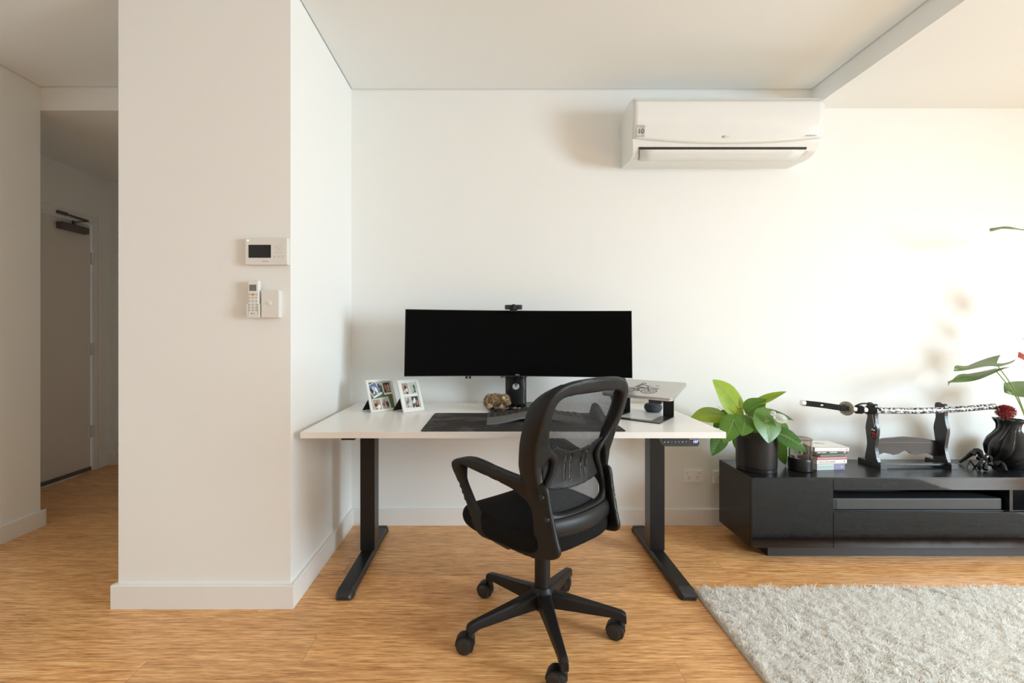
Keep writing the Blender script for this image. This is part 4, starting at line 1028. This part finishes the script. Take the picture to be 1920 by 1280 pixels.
# ---------------------------------------------------------------- leaves
def leaf(g, base, tip, wid, nrm, curl=.1, droop=.1, wave=0, heart=.25, nu=14, nv=8, fold=.18, gv=None):
    """blade from base to tip; nrm: side the blade faces"""
    b_, tp = V(base), V(tip); L = (tp - b_).length; d = (tp - b_).normalized(); s = d.cross(V(nrm)).normalized(); n_ = s.cross(d)
    rows = []
    for i in range(nu + 1):
        q = i / nu; wq = (math.sin(PI * min(1, q ** .62 * 1.0)) ** .75) if 0 < q < 1 else 0
        wq = (math.sin(PI * q ** .6)) ** .8 if 0 < q < 1 else .0
        row = []
        for j in range(-nv // 2, nv // 2 + 1):
            e = j / (nv / 2); x = e * wid / 2 * wq; back = heart * wid * .5 * (abs(e) ** 1.5) * max(0, 1 - q * 3.2)
            z = fold * abs(x) - curl * L * 4 * (e * wq) ** 2 * .12 - droop * L * (q ** 2) + droop * L * .5 * q + wave * L * math.sin(q * 9 + e * 2) * abs(e) * .06
            row.append(g.bm.verts.new(b_ + d * (q * L - back) + s * x + n_ * z))
        rows.append(row)
    for a, c in zip(rows, rows[1:]):
        for k in range(nv):
            try: g.bm.faces.new((a[k], a[k + 1], c[k + 1], c[k]))
            except ValueError: pass
    mid_ = [b_ + d * (q * L) + n_ * (-droop * L * q * q + droop * L * .5 * q + .0008) for q in [k / 10 for k in range(10)]]
    if gv is not None:
        gv.tube(mid_, [(.0014 * (1 - k / 11) + .0003,) * 2 for k in range(10)], 6)
        for k in range(1, 7):
            for sg in (-1, 1):
                q = .10 + .11 * k; q1 = min(.97, q + .13); m0 = b_ + d * (q * L) + n_ * (-droop * L * q * q + droop * L * .5 * q + .0006); e = .72; wq = math.sin(PI * q1 ** .6) ** .8; x = e * wid / 2 * wq
                z = fold * x - curl * L * 4 * (e * wq) ** 2 * .12 - droop * L * q1 * q1 + droop * L * .5 * q1
                gv.tube([m0, b_ + d * (q1 * L) + s * sg * x + n_ * (z + .0006)], [(.0007, .0004), (.0002, .0002)], 4)
    return g
def lobj(parent, base, tip, wid, nrm, m, vein=True, stem=None, stemm='stem', thick=.0006, **k):
    g = G(); gv = G() if vein else None
    leaf(g, base, tip, wid, nrm, gv=gv, **k); bmesh.ops.remove_doubles(g.bm, verts=g.bm.verts, dist=1e-5)
    o = obj('leaf', g, m, parent, ang=0); o.data.shade_smooth()
    if vein: obj('vein', gv, 'vein', o)
    if stem: obj('leaf_stem', G().tube(spline([stem[0]] + stem[1:] + [tuple(base)], 6, False), [.0022] * (6 * len(stem) + 1), 8), stemm, o)
    return o

# ---------------------------------------------------------------- potted plant
pc = (W(1418, 850, 2.43).x, 2.43)
t = thing('potted_plant', 'leafy green plant in a black cylinder pot at the left end of the cabinet', 'potted plant', (*pc, CZ))
ZR = .606
obj('pot', G().lathe([(0, CZ + .002), (.088, CZ + .002), (.0895, CZ + .004), (.0895, CZ + .019), (.0965, CZ + .021), (.0975, CZ + .03), (.0985, ZR - .003), (.0970, ZR), (.0945, ZR - .002), (.093, ZR - .02), (0, ZR - .02)], (*pc, 0), 64), 'pot', t)
obj('saucer', G().lathe([(0, CZ), (.0945, CZ), (.0955, CZ + .003), (.0955, CZ + .018), (.0925, CZ + .0195), (.0905, CZ + .003), (0, CZ + .003)], (*pc, 0), 64), 'pot', t) 
g = G(); g.lathe([(0, ZR + .012), (.03, ZR + .012), (.06, ZR + .004), (.0925, ZR - .010), (.0925, ZR - .018)], (*pc, 0), 48)
rr = random.Random(4)
for k in range(260):
    a = rr.uniform(0, 2 * PI); r = .09 * math.sqrt(rr.random()); zz = ZR + .010 - 12 * r * r * .25
    g.ball((pc[0] + r * math.cos(a), pc[1] + r * math.sin(a), zz), rr.uniform(.002, .006), (1, rr.uniform(.5, 1), .6), 6)
so = obj('soil', g, 'soil', t)
cr = V((pc[0] - .015, pc[1], ZR + .01))
def stm(b_, h=.05): 
    m_ = (cr + V(b_)) / 2 + V((0, 0, h)); return [tuple(cr), tuple(m_)]
P = W
LV = [  # base, tip, width, facing, material, kwargs
 (P(1386, 766, 2.44), P(1339, 711, 2.40), .165, (.35, -.9, .35), 'leafL', dict(droop=.10, heart=.5, fold=.05)),
 (P(1402, 771, 2.42), P(1436, 748, 2.40), .10, (-.1, -.85, .5), 'leafM', dict(droop=.0, heart=.3, fold=.35)),
 (P(1418, 758, 2.42), P(1475, 733, 2.38), .060, (-.35, -.45, .8), 'leafL', dict(droop=.05, fold=.6, heart=.1)),
 (P(1352, 776, 2.46), P(1296, 779, 2.44), .125, (0, -.55, .85), 'leafL', dict(droop=.30, heart=.4, fold=.05)),
 (P(1372, 778, 2.46), P(1338, 800, 2.44), .10, (.1, -.7, .7), 'leafM', dict(droop=.2, heart=.3)),
 (P(1413, 778, 2.44), P(1488, 775, 2.36), .105, (-.1, -.45, .9), 'leafD', dict(droop=.5, fold=.15, heart=.3)),
 (P(1436, 780, 2.36), P(1443, 830, 2.295), .150, (.15, -.9, .55), 'leafM', dict(droop=.15, heart=.7, fold=.10)),
 (P(1397, 786, 2.38), P(1392, 816, 2.305), .105, (-.05, -.85, .6), 'leafM', dict(droop=.12, heart=.6, fold=.2)),
 (P(1376, 786, 2.37), P(1358, 830, 2.30), .108, (-.25, -.9, .5), 'leafM', dict(droop=.15, heart=.6, fold=.15)),
 (P(1356, 812, 2.42), P(1333, 854, 2.42), .095, (.2, -.8, .4), 'leafD', dict(droop=-.1, heart=.3)),
 (P(1459, 812, 2.36), P(1520, 842, 2.335), .125, (.25, -.75, .62), 'leafD', dict(droop=.35, heart=.3, fold=.1)),
 (P(1450, 822, 2.46), P(1478, 872, 2.48), .120, (.3, -.9, .35), 'leafM', dict(droop=.15, heart=.5, fold=.3)),
 (P(1446, 812, 2.44), P(1462, 838, 2.45), .070, (.2, -.9, .3), 'leafM', dict(droop=.15, heart=.4)),
 (P(1384, 815, 2.50), P(1382, 846, 2.52), .055, (-.5, -.8, .2), 'leafM', dict(droop=.1, heart=.3)),
 (P(1372, 757, 2.43), P(1357, 742, 2.42), .050, (.3, -.9, .1), 'leafL', dict(droop=.2, heart=.3)),
 (P(1466, 794, 2.50), P(1479, 812, 2.50), .040, (-.3, -.9, .3), 'leafM', dict(droop=.1, heart=.2)),
 (P(1420, 785, 2.52), P(1400, 770, 2.58), .100, (.0, -.5, .8), 'leafM', dict(droop=.2, heart=.4)),
 (P(1408, 792, 2.45), P(1424, 810, 2.40), .060, (.1, -.8, .5), 'leafM', dict(droop=.2, heart=.3)),
 (P(1444, 784, 2.47), P(1462, 812, 2.52), .085, (.4, -.5, .6), 'leafM', dict(droop=.25, heart=.3)),
 (P(1380, 772, 2.52), P(1362, 790, 2.58), .10, (-.2, -.6, .7), 'leafD', dict(droop=.25, heart=.3)),
]
for k, (b_, tp, wd, nr, m_, kw) in enumerate(LV):
    lobj(t, b_, tp, wd, nr, m_, stem=stm(b_, .03 if k else .06), stemm='stemr' if k in (0, 14) else 'stem', **kw)
for a, b_ in (((1384, 786), (1345, 761)), ((1390, 784), (1366, 764))):
    obj('new_shoot', G().tube([cr, P(a[0], a[1], 2.42), P(b_[0], b_[1], 2.40)], [.003, .0026, .0006], 8), 'stemr', t)
gb = P(1463, 784, 2.31); gh = P(1449.5, 774.5, 2.31)
t = thing('watering_globe', 'clear glass bird shaped watering bulb stuck in the potted plant', 'watering bulb', tuple(gb))
g = G().ball(gb, 1, (.036, .024, .023), 24, Matrix.Rotation(.35, 4, 'Y'))
obj('glass_bulb', g, 'glass', t); obj('bird_head', G().ball(gh, .014, seg=18), 'glass', t)
obj('stem_tube', G().tube([gb + V((.004, .01, -.018)), gb + V((-.01, .04, -.06)), (pc[0] + .045, pc[1] - .03, ZR - .015)], .004, 10), 'glass', t)

# ---------------------------------------------------------------- sword stand and sword
t = thing('sword_stand', 'black lacquered wooden sword stand with two wavy uprights on the cabinet', 'sword stand', (2.27, 2.48, CZ))
KX0, KX1 = 2.078, 2.455
uy = 2.487
def upr(x0):
    L = spline([(-.052, .451), (-.046, .50), (-.036, .545), (-.045, .60), (-.050, .635), (-.037, .68), (-.030, .705), (-.042, .745), (-.036, .768), (-.02, .772), (-.012, .765), (.012, .765), (.025, .768), (.036, .760), (.040, .74), (.036, .705), (.045, .66), (.054, .63), (.042, .57), (.036, .53), (.050, .48), (.056, .451)], 3)
    return G().prism(L, lambda a, b_, q: V((x0 + q, uy + a * -.72 * 1, b_ + (.0 if b_ < .7 else .0))), -.009, .009, bev=.0025)
for x in (KX0, KX1):
    obj('upright', upr(x), 'standwood', t)
    obj('foot', G().box(x - .018, x + .018, 2.415, 2.565, CZ, CZ + .0265, bev=.0015), 'standwood', t)
cp_ = [(KX0 + .009, .478), (KX0 + .035, .478), (KX0 + .05, .487), (KX0 + .07, .497), (KX0 + .10, .490), (KX0 + .125, .483), (KX0 + .155, .490), (KX0 + .17, .501), (KX0 + .1885, .511), (KX0 + .207, .501), (KX0 + .222, .490), (KX0 + .252, .483), (KX0 + .277, .490), (KX0 + .307, .497), (KX0 + .327, .487), (KX0 + .342, .478), (KX1 - .009, .478), (KX1 - .009, .560), (KX0 + .30, .574), (KX0 + .1885, .583), (KX0 + .077, .574), (KX0 + .009, .560)]
cpn = obj('cross_panel', G().prism(cp_, lambda a, b_, q: V((a, uy + .01 + q, b_)), 0, .014, bev=.001), 'standwood', t, ang=50)
obj('panel_groove', G().box(KX0 + .009, KX1 - .009, uy + .0075, uy + .011, .549, .5525, bev=.0008), 'standwood', cpn)
obj('lower_rail', G().box(KX0 + .009, KX1 - .009, 2.445, 2.475, CZ + .012, CZ + .0225, bev=.002), 'standwood', t)
# sword
YS = 2.47
def sw(px, py): return P(px, py, YS)
ctl = spline([sw(1503, 755), sw(1540, 759), sw(1587, 765.5), sw(1640, 769), sw(1720, 769.8), sw(1790, 767.2), sw(1865, 761.5)], 12, False)
ctl = [V(p) for p in ctl]; Lc = [0]
for a, b_ in zip(ctl, ctl[1:]): Lc.append(Lc[-1] + (b_ - a).length)
def at_x(px):
    x = P(px, 0, YS).x; xs = [p.x for p in ctl]; return V((x, YS, float(np.interp(x, xs, [p.z for p in ctl]))))
def swt(px0, px1, r0, r1=None, n=14, **k):
    r1 = r1 or r0; pts = [at_x(px0 + (px1 - px0) * i / n) for i in range(n + 1)]
    return G().tube(pts, [tuple(np.array(r0) * (1 - i / n) + np.array(r1) * i / n) for i in range(n + 1)], 20, **k)
t = thing('katana', 'curved sword in a black and white marbled scabbard resting on the black stand', 'sword', (2.2, YS, .73), 0)
hd = obj('handle', swt(1508, 1584, (.0115, .0150), (.0125, .0160)), 'cord', t)
g = G()
for k in range(13):          # ray skin diamonds showing through the wrap
    px = 1512 + k * 5.6; p_ = at_x(px)
    for s in (-1,): g.ball(p_ + V((0, s * -.0 - .0112, 0)), 1, (.0042, .0016, .0048), 8)
obj('ray_skin', g, 'print_pale', hd)
g = G()
for k in range(14):
    a = at_x(1509.2 + k * 5.6); 
    for sg in (-1, 1):
        b_ = at_x(1509.2 + k * 5.6 + 5.6); g.tube([a + V((0, -.0125, sg * .012)), (a + b_) / 2 + V((0, -.0150, 0)), b_ + V((0, -.0125, -sg * .012))], [(.0030, .0014)] * 3, 6, up=(0, 1, 0))
obj('handle_wrap', g, 'cord', hd)
obj('menuki', G().ball(at_x(1537) + V((0, -.0145, 0)), 1, (.010, .003, .005), 10), 'chrome', hd)
obj('pommel', swt(1502, 1509, (.0125, .0165), (.0130, .0170), 4), 'chrome', t)
gd = at_x(1587)
g = G().cyl(gd + V((-.003, 0, 0)), gd + V((.003, 0, 0)), .0385, seg=40, bev=.0015)
for k in range(16): g.ball(gd + V((-.004, .027 * math.cos(k * PI / 8), .027 * math.sin(k * PI / 8))), .0055, (.5, 1, 1), 8)
gv_ = obj('guard', g, 'carved', t); gv_.matrix_basis = Matrix.Translation(gd) @ Matrix.Rotation(.42, 4, 'Z') @ Matrix.Translation(-gd)
obj('collar', swt(1591, 1604, (.0135, .0175), (.0140, .0180), 4), 'chrome', t)
obj('collar', swt(1617.5, 1623.5, (.0145, .0185), (.0145, .0185), 4), 'chrome', t)
obj('scabbard', swt(1603, 1858, (.0135, .0175), (.0118, .0155), 40), 'marble', t)
obj('scabbard_end', swt(1858, 1865.5, (.0128, .0165), (.0120, .0158), 4), 'carved', t)
g = swt(1604, 1617, (.0150, .0195), (.0155, .0205), 6); g2 = swt(1624, 1641, (.0158, .0215), (.0140, .0185), 6)
for px, wd in ((1604, 13), (1624, 17)):
    for k in range(int(wd / 2.4)):
        p_ = at_x(px + 1.2 + k * 2.4); rr_ = [(p_ + V((0, .0158 * math.cos(a), .0205 * math.sin(a)))) for a in [j * PI / 8 for j in range(17)]]; g.tube(rr_, .0028, 6, up=(1, 0, 0), cap=False)
obj('cord_wrap', g, 'cord', t); obj('cord_wrap', g2, 'cord', t)
obj('cord_knot', G().tube(spline([sw(1603, 760) + V((0, -.008, 0)), sw(1615, 756.5) + V((0, -.002, 0)), sw(1628, 757) + V((0, 0, 0)), sw(1640, 762) + V((0, -.005, 0)), sw(1648, 768) + V((0, -.014, 0))], 6, False), [(.006, .004)] * 25, 8), 'cord', t)
t = thing('hanging_tag', 'small black tag with a red character hanging by a pale string from the stand', 'tag', tuple(P(1633, 820, 2.44)))
tx = KX0 - .0105
obj('string', G().tube([(tx, 2.478, .726), (tx - .0005, 2.462, .645)], .0011, 6).tube([(tx, 2.448, .69), (tx - .0005, 2.46, .645)], .0011, 6), 'print_white', t)
obj('knot', G().ball((tx - .001, 2.475, .628), .005, (.4, 1.2, .8), 10).ball((tx - .001, 2.463, .626), .005, (.4, 1.2, .8), 10), 'print_white', t)
obj('card', G().box(tx - .001, tx + .001, 2.450, 2.482, .578, .622), 'cord', t)
g = G()
for a, b_, w__ in (((2.478, .611), (2.456, .611), .0035), ((2.467, .617), (2.470, .588), .0035), ((2.470, .588), (2.476, .584), .0035), ((2.456, .611), (2.457, .590), .0035), ((2.457, .590), (2.461, .586), .0030)):
    g.tube([(tx - .0015, *a), (tx - .0015, *b_)], w__ * .6, 6)
obj('red_character', g, 'redtag', t)

# ---------------------------------------------------------------- glossy sculpture
t = thing('black_sculpture', 'glossy black sculpture of arched limbs between the sword stand and the ribbed vase', 'sculpture', tuple(P(1845, 885, 2.42)))
def P3(L): return [P(x, y, Y) for x, y, Y in L]
obj('long_limb', G().tube(spline(P3([(1799, 866.5, 2.52), (1812, 857, 2.51), (1824, 848, 2.50), (1832, 844, 2.49)]), 6, False), [(.006 + .00045 * k, .006 + .0006 * k) for k in range(19)], 14), 'gloss', t)
obj('dome', G().tube(spline(P3([(1824, 852, 2.48), (1829, 845.5, 2.48), (1836, 846, 2.47), (1840, 855, 2.46), (1846, 859, 2.45), (1852, 855, 2.45), (1857, 861, 2.44), (1856, 872, 2.44)]), 6, False), [(.010, .014)] * 43, 14), 'gloss', t)
obj('front_arch', G().tube(spline(P3([(1838, 879, 2.40), (1837, 871, 2.40), (1842, 865, 2.40), (1847, 868, 2.40), (1847.5, 880.5, 2.385)]), 6, False), [(.010, .012)] * 25, 12), 'gloss', t)
obj('front_arch', G().tube(spline(P3([(1864, 878, 2.41), (1868, 871, 2.40), (1876, 867.5, 2.39), (1882, 873, 2.375), (1885, 882, 2.365)]), 6, False), [(.009, .012)] * 25, 12), 'gloss', t)
obj('bridge', G().tube(spline(P3([(1832, 858, 2.44), (1842, 862, 2.42), (1852, 868, 2.42), (1862, 872, 2.41), (1872, 874, 2.40)]), 6, False), [(.008, .010)] * 25, 12), 'gloss', t)
obj('flat_leg', G().tube(P3([(1815, 876, 2.46), (1819, 863, 2.46), (1828, 876, 2.45)]), [(.005, .006)] * 3, 4).tube(P3([(1828, 876, 2.45), (1834, 868, 2.44), (1838, 878, 2.43)]), [(.005, .006)] * 3, 4), 'matblk', t)

# ---------------------------------------------------------------- vase with a dried flower
vx_, vy_ = P(1891, 840, 2.45).x, 2.45
t = thing('vase', 'black vase with swirling spiral ribs on the cabinet', 'vase', (vx_, vy_, CZ))
g = G(); NS, NZ = 400, 70
zs = [0, .03, .07, .115, .15, .18, .205, .235, .265]; rs = [.046, .068, .088, .096, .086, .062, .046, .047, .066]
def vp(u, v):
    z = v * .262; r = float(np.interp(z, zs, rs)); q = np.polyfit; a = 2 * PI * u
    tw = -1.9 * (1 - v) ** 1.6 + .22 * math.sin(v * 7)
    ph = ((a - tw) * 9 / (2 * PI)) % 1.0
    lob = 4 * ph * (1 - ph) if True else 0
    saw = math.sin(min(ph / .80, 1) * PI / 2) ** .8 if ph < .80 else .5 + .5 * math.cos((ph - .80) / .20 * PI)
    rr_ = r * (.87 + .15 * saw)
    return V((vx_ + rr_ * math.cos(a), vy_ + rr_ * math.sin(a), CZ + z))
from functools import lru_cache
_rs = np.interp(np.linspace(0, .262, 200), zs, rs); ker = np.hanning(25); ker /= ker.sum(); _rs = np.convolve(np.pad(_rs, 12, mode='edge'), ker, 'valid'); zs, rs = list(np.linspace(0, .262, 200)), list(_rs)
g.grid(vp, NS, NZ, True)
vb = obj('body', g, 'vase', t, ang=28)
vb.modifiers.new('wall', 'SOLIDIFY').thickness = .0015
obj('bottom', G().lathe([(0, CZ), (.040, CZ), (.040, CZ + .004), (0, CZ + .004)], (vx_, vy_, 0)), 'vase', t)
fl = V((P(1885.5, 770, 2.44).x, 2.44, P(1885.5, 771.5, 2.44).z))
t = thing('dried_flower', 'single dried dusky red globe flower standing in the ribbed black vase', 'flower', (vx_, vy_, .60))
obj('stem', G().tube(spline([(vx_ - .003, vy_, CZ + .02), (vx_ - .008, vy_ - .004, .62), (vx_ - .014, 2.442, .68), tuple(fl - V((0, 0, .03)))], 6, False), .0022, 8), 'terra', t)
g = G(); rg = np.random.default_rng(5)
for k in range(620):
    i_ = k + .5; ph = math.acos(1 - 2 * i_ / 620); th = PI * (1 + 5 ** .5) * i_; d = V((math.cos(th) * math.sin(ph), math.sin(th) * math.sin(ph), math.cos(ph)))
    r = V((.034, .034, .027)); p_ = fl + V((d.x * r.x, d.y * r.y, d.z * r.z)) * .78; o_ = V(rg.normal(size=3)) * .25; dd = (d + o_).normalized(); s = dd.cross(V((0, 0, 1)) + V(rg.normal(size=3)) * .3).normalized() * .0024
    q = [p_ - s * .6, p_ + s * .6, p_ + dd * .011 + s, p_ + dd * .019, p_ + dd * .011 - s]; g.bm.faces.new([g.bm.verts.new(x) for x in q])
obj('petals', g, 'dry', t, recalc=False, ang=0)
obj('core', G().ball(fl, 1, (.024, .024, .019), 18), 'dry', t)
for a in (-1, 1): obj('sepal', G().tube(spline([tuple(fl - V((0, 0, .03))), tuple(fl + V((a * .009, -.002, -.034))), tuple(fl + V((a * .012 + .003, -.003, -.044)))], 5, False), [(.0016, .0008)] * 11, 6), 'terra', t)

# ---------------------------------------------------------------- anthurium at the picture's right edge
ax_, ay_ = P(1937, 850, 2.52).x, 2.52
t = thing('potted_anthurium', 'tall plant with arrow shaped leaves and red flowers in a dark pot behind the vase', 'potted plant', (ax_, ay_, CZ))
obj('pot', G().lathe([(0, CZ), (.065, CZ), (.078, CZ + .12), (.082, CZ + .150), (.076, CZ + .150), (.072, CZ + .13), (0, CZ + .13)], (ax_, ay_, 0), 48), 'pot', t)
obj('rim', G().lathe([(.083, CZ + .143), (.083, CZ + .152), (.074, CZ + .152), (.074, CZ + .143)], (ax_, ay_, 0), 48, closed=True), 'terra', t)
obj('soil', G().lathe([(0, CZ + .142), (.075, CZ + .138), (.075, CZ + .13)], (ax_, ay_, 0), 32), 'soil', t)
ac = V((ax_, ay_, CZ + .14))
def al(at, tip, end, wid, nrm, Y0, Y1, Y2, seed=0):
    """arrow leaf: stalk joins at `at`; long tip one way, lobes the other way"""
    a, tp, en = P(*at, Y0), P(*tip, Y1), P(*end, Y2)
    g = G(); gv = G(); d = (tp - a); L = d.length; d.normalize(); s = d.cross(V(nrm)).normalized(); n_ = s.cross(d); e = (en - a); rows = []
    nu, nv = 18, 8
    for i in range(nu + 1):
        q = i / nu; row = []
        for j in range(-nv // 2, nv // 2 + 1):
            f_ = j / (nv / 2)
            wq = math.sin(PI * (q * .93 + .07) ** .72) ** .85 if q < 1 else 0
            back = max(0, 1 - q * 3) * abs(f_) ** 1.2
            p_ = a + d * (q * L) + s * (f_ * wid / 2 * wq) + e * back * .9 + n_ * (-.05 * L * q * q * 2 + .03 * L * math.sin(q * 7 + f_ * 2 + seed) - .05 * abs(f_) * wid)
            row.append(g.bm.verts.new(p_))
        rows.append(row)
    for r1, r2 in zip(rows, rows[1:]):
        for k in range(nv):
            g.bm.faces.new((r1[k], r1[k + 1], r2[k + 1], r2[k]))
    bmesh.ops.remove_doubles(g.bm, verts=g.bm.verts, dist=1e-5)
    o = obj('leaf', g, 'leafA', t, ang=0); o.data.shade_smooth()
    mid_ = a * .55 + ac * .45 + V((.02, 0, .02))
    obj('leaf_stem', G().tube(spline([tuple(ac), tuple(mid_), tuple(a - V((0, 0, .001)))], 8, False), [.0026] * 17, 8), 'stem', o)
    return o
al((1869, 683), (1790, 680), (1893, 665), .13, (-.15, -.10, .98), 2.46, 2.40, 2.50)
al((1868, 695), (1776, 706), (1884, 684), .11, (-.1, .02, .99), 2.44, 2.38, 2.48, 2)
al((1925, 728), (1890, 730), (1945, 720), .13, (-.1, -.6, .8), 2.50, 2.46, 2.54, 1)
al((1945, 430), (1858, 419), (1965, 425), .12, (0, -.12, 1), 2.44, 2.42, 2.5, 3)
al((1962, 540), (2020, 560), (1950, 530), .12, (.2, -.2, .9), 2.44, 2.40, 2.5, 3)
al((1938, 640), (1990, 650), (1925, 636), .15, (.1, -.4, .9), 2.40, 2.38, 2.42, 5)
lobj(t, P(1913, 789, 2.47), P(1893, 787.5, 2.45), .02, (0, -.2, 1), 'leafA', vein=False, droop=.05)
for x, y, Y in ((1918, 672, 2.46), (1948, 600, 2.44)):
    b_ = P(x, y, Y); fo = G()
    leaf(fo, b_ + V((.02, 0, -.005)), b_ + V((-.045, -.02, .012)), .085, (-.1, -.75, .6), heart=.6, fold=.3, droop=.15, curl=.3)
    so_ = obj('flower', fo, 'red', t, ang=0); so_.data.shade_smooth()
    obj('spadix', G().tube([b_ + V((.018, -.005, .0)), b_ + V((.005, -.03, .03))], [.004, .0025], 8), 'photo_tan', so_)
    obj('flower_stem', G().tube(spline([tuple(ac), tuple((ac + b_) / 2 + V((.03, 0, .02))), tuple(b_ + V((.02, 0, -.005)))], 6, False), .0022, 8), 'stem', so_)

# ================================================================== rug
RX0, RX1, RY0, RY1 = .895, 3.28, .36, 2.022
t = thing('shag_rug', 'thick cream shag rug on the floor in front of the low cabinet', 'rug', ((RX0 + RX1) / 2, (RY0 + RY1) / 2, 0))
obj('backing', G().box(RX0, RX1, RY0, RY1, .0005, .010), 'rugb', t)
def pile(n, ln, wd):
    rg = np.random.default_rng(11)
    x = rg.uniform(RX0 + .006, RX1, n); y = rg.uniform(RY0, RY1, n)
    # tufts: strands gather and lean together
    gx, gy = np.floor(x / .021), np.floor(y / .021)
    hsh = lambda a, b_, k: np.modf(np.abs(np.sin(a * 127.1 + b_ * 311.7 + k * 74.7) * 43758.5453))[0]
    tx_, ty_ = (gx + .2 + .6 * hsh(gx, gy, 1)) * .021, (gy + .2 + .6 * hsh(gx, gy, 2)) * .021
    lx = (hsh(gx, gy, 3) - .5) * 1.2 + .6 * np.sin(x * 7 + y * 5) * .5 + .25; ly = (hsh(gx, gy, 4) - .5) * 1.2 - .35
    L = ln * (.75 + .45 * hsh(gx, gy, 5)) * rg.uniform(.8, 1.15, n)
    dx = lx * .55 + rg.normal(0, .28, n) + (tx_ - x) * 7; dy = ly * .55 + rg.normal(0, .28, n) + (ty_ - y) * 7
    ang_ = rg.uniform(0, 2 * PI, n); sx_, sy_ = np.cos(ang_) * wd, np.sin(ang_) * wd
    def pt(q, s):
        k = q ** 1.6
        return np.stack([x + dx * L * k + sx_ * s, y + dy * L * k + sy_ * s, .008 + L * (q - .22 * q ** 2.5)], 1)
    vs = np.stack([pt(0, -1), pt(0, 1), pt(.5, 1), pt(.5, -1), pt(.85, .9), pt(.85, -.9), pt(1.0, 0)], 1).reshape(-1, 3)
    me = bpy.data.meshes.new('pile'); me.vertices.add(len(vs)); me.vertices.foreach_set('co', vs.astype(np.float32).ravel())
    b0 = np.arange(n)[:, None] * 7; lp_ = (b0 + np.array([0, 1, 2, 3, 3, 2, 4, 5, 5, 4, 6])).ravel()
    me.loops.add(len(lp_)); me.loops.foreach_set('vertex_index', lp_.astype(np.int32)); me.polygons.add(n * 3)
    st = (np.arange(n)[:, None] * 11 + np.array([0, 4, 8])).ravel(); me.polygons.foreach_set('loop_start', st.astype(np.int32))
    me.update(calc_edges=True); me.validate(); return me
pl = obj('pile', pile(330000, .031, .0012), 'rug', t, ang=0); pl['kind'] = 'stuff'
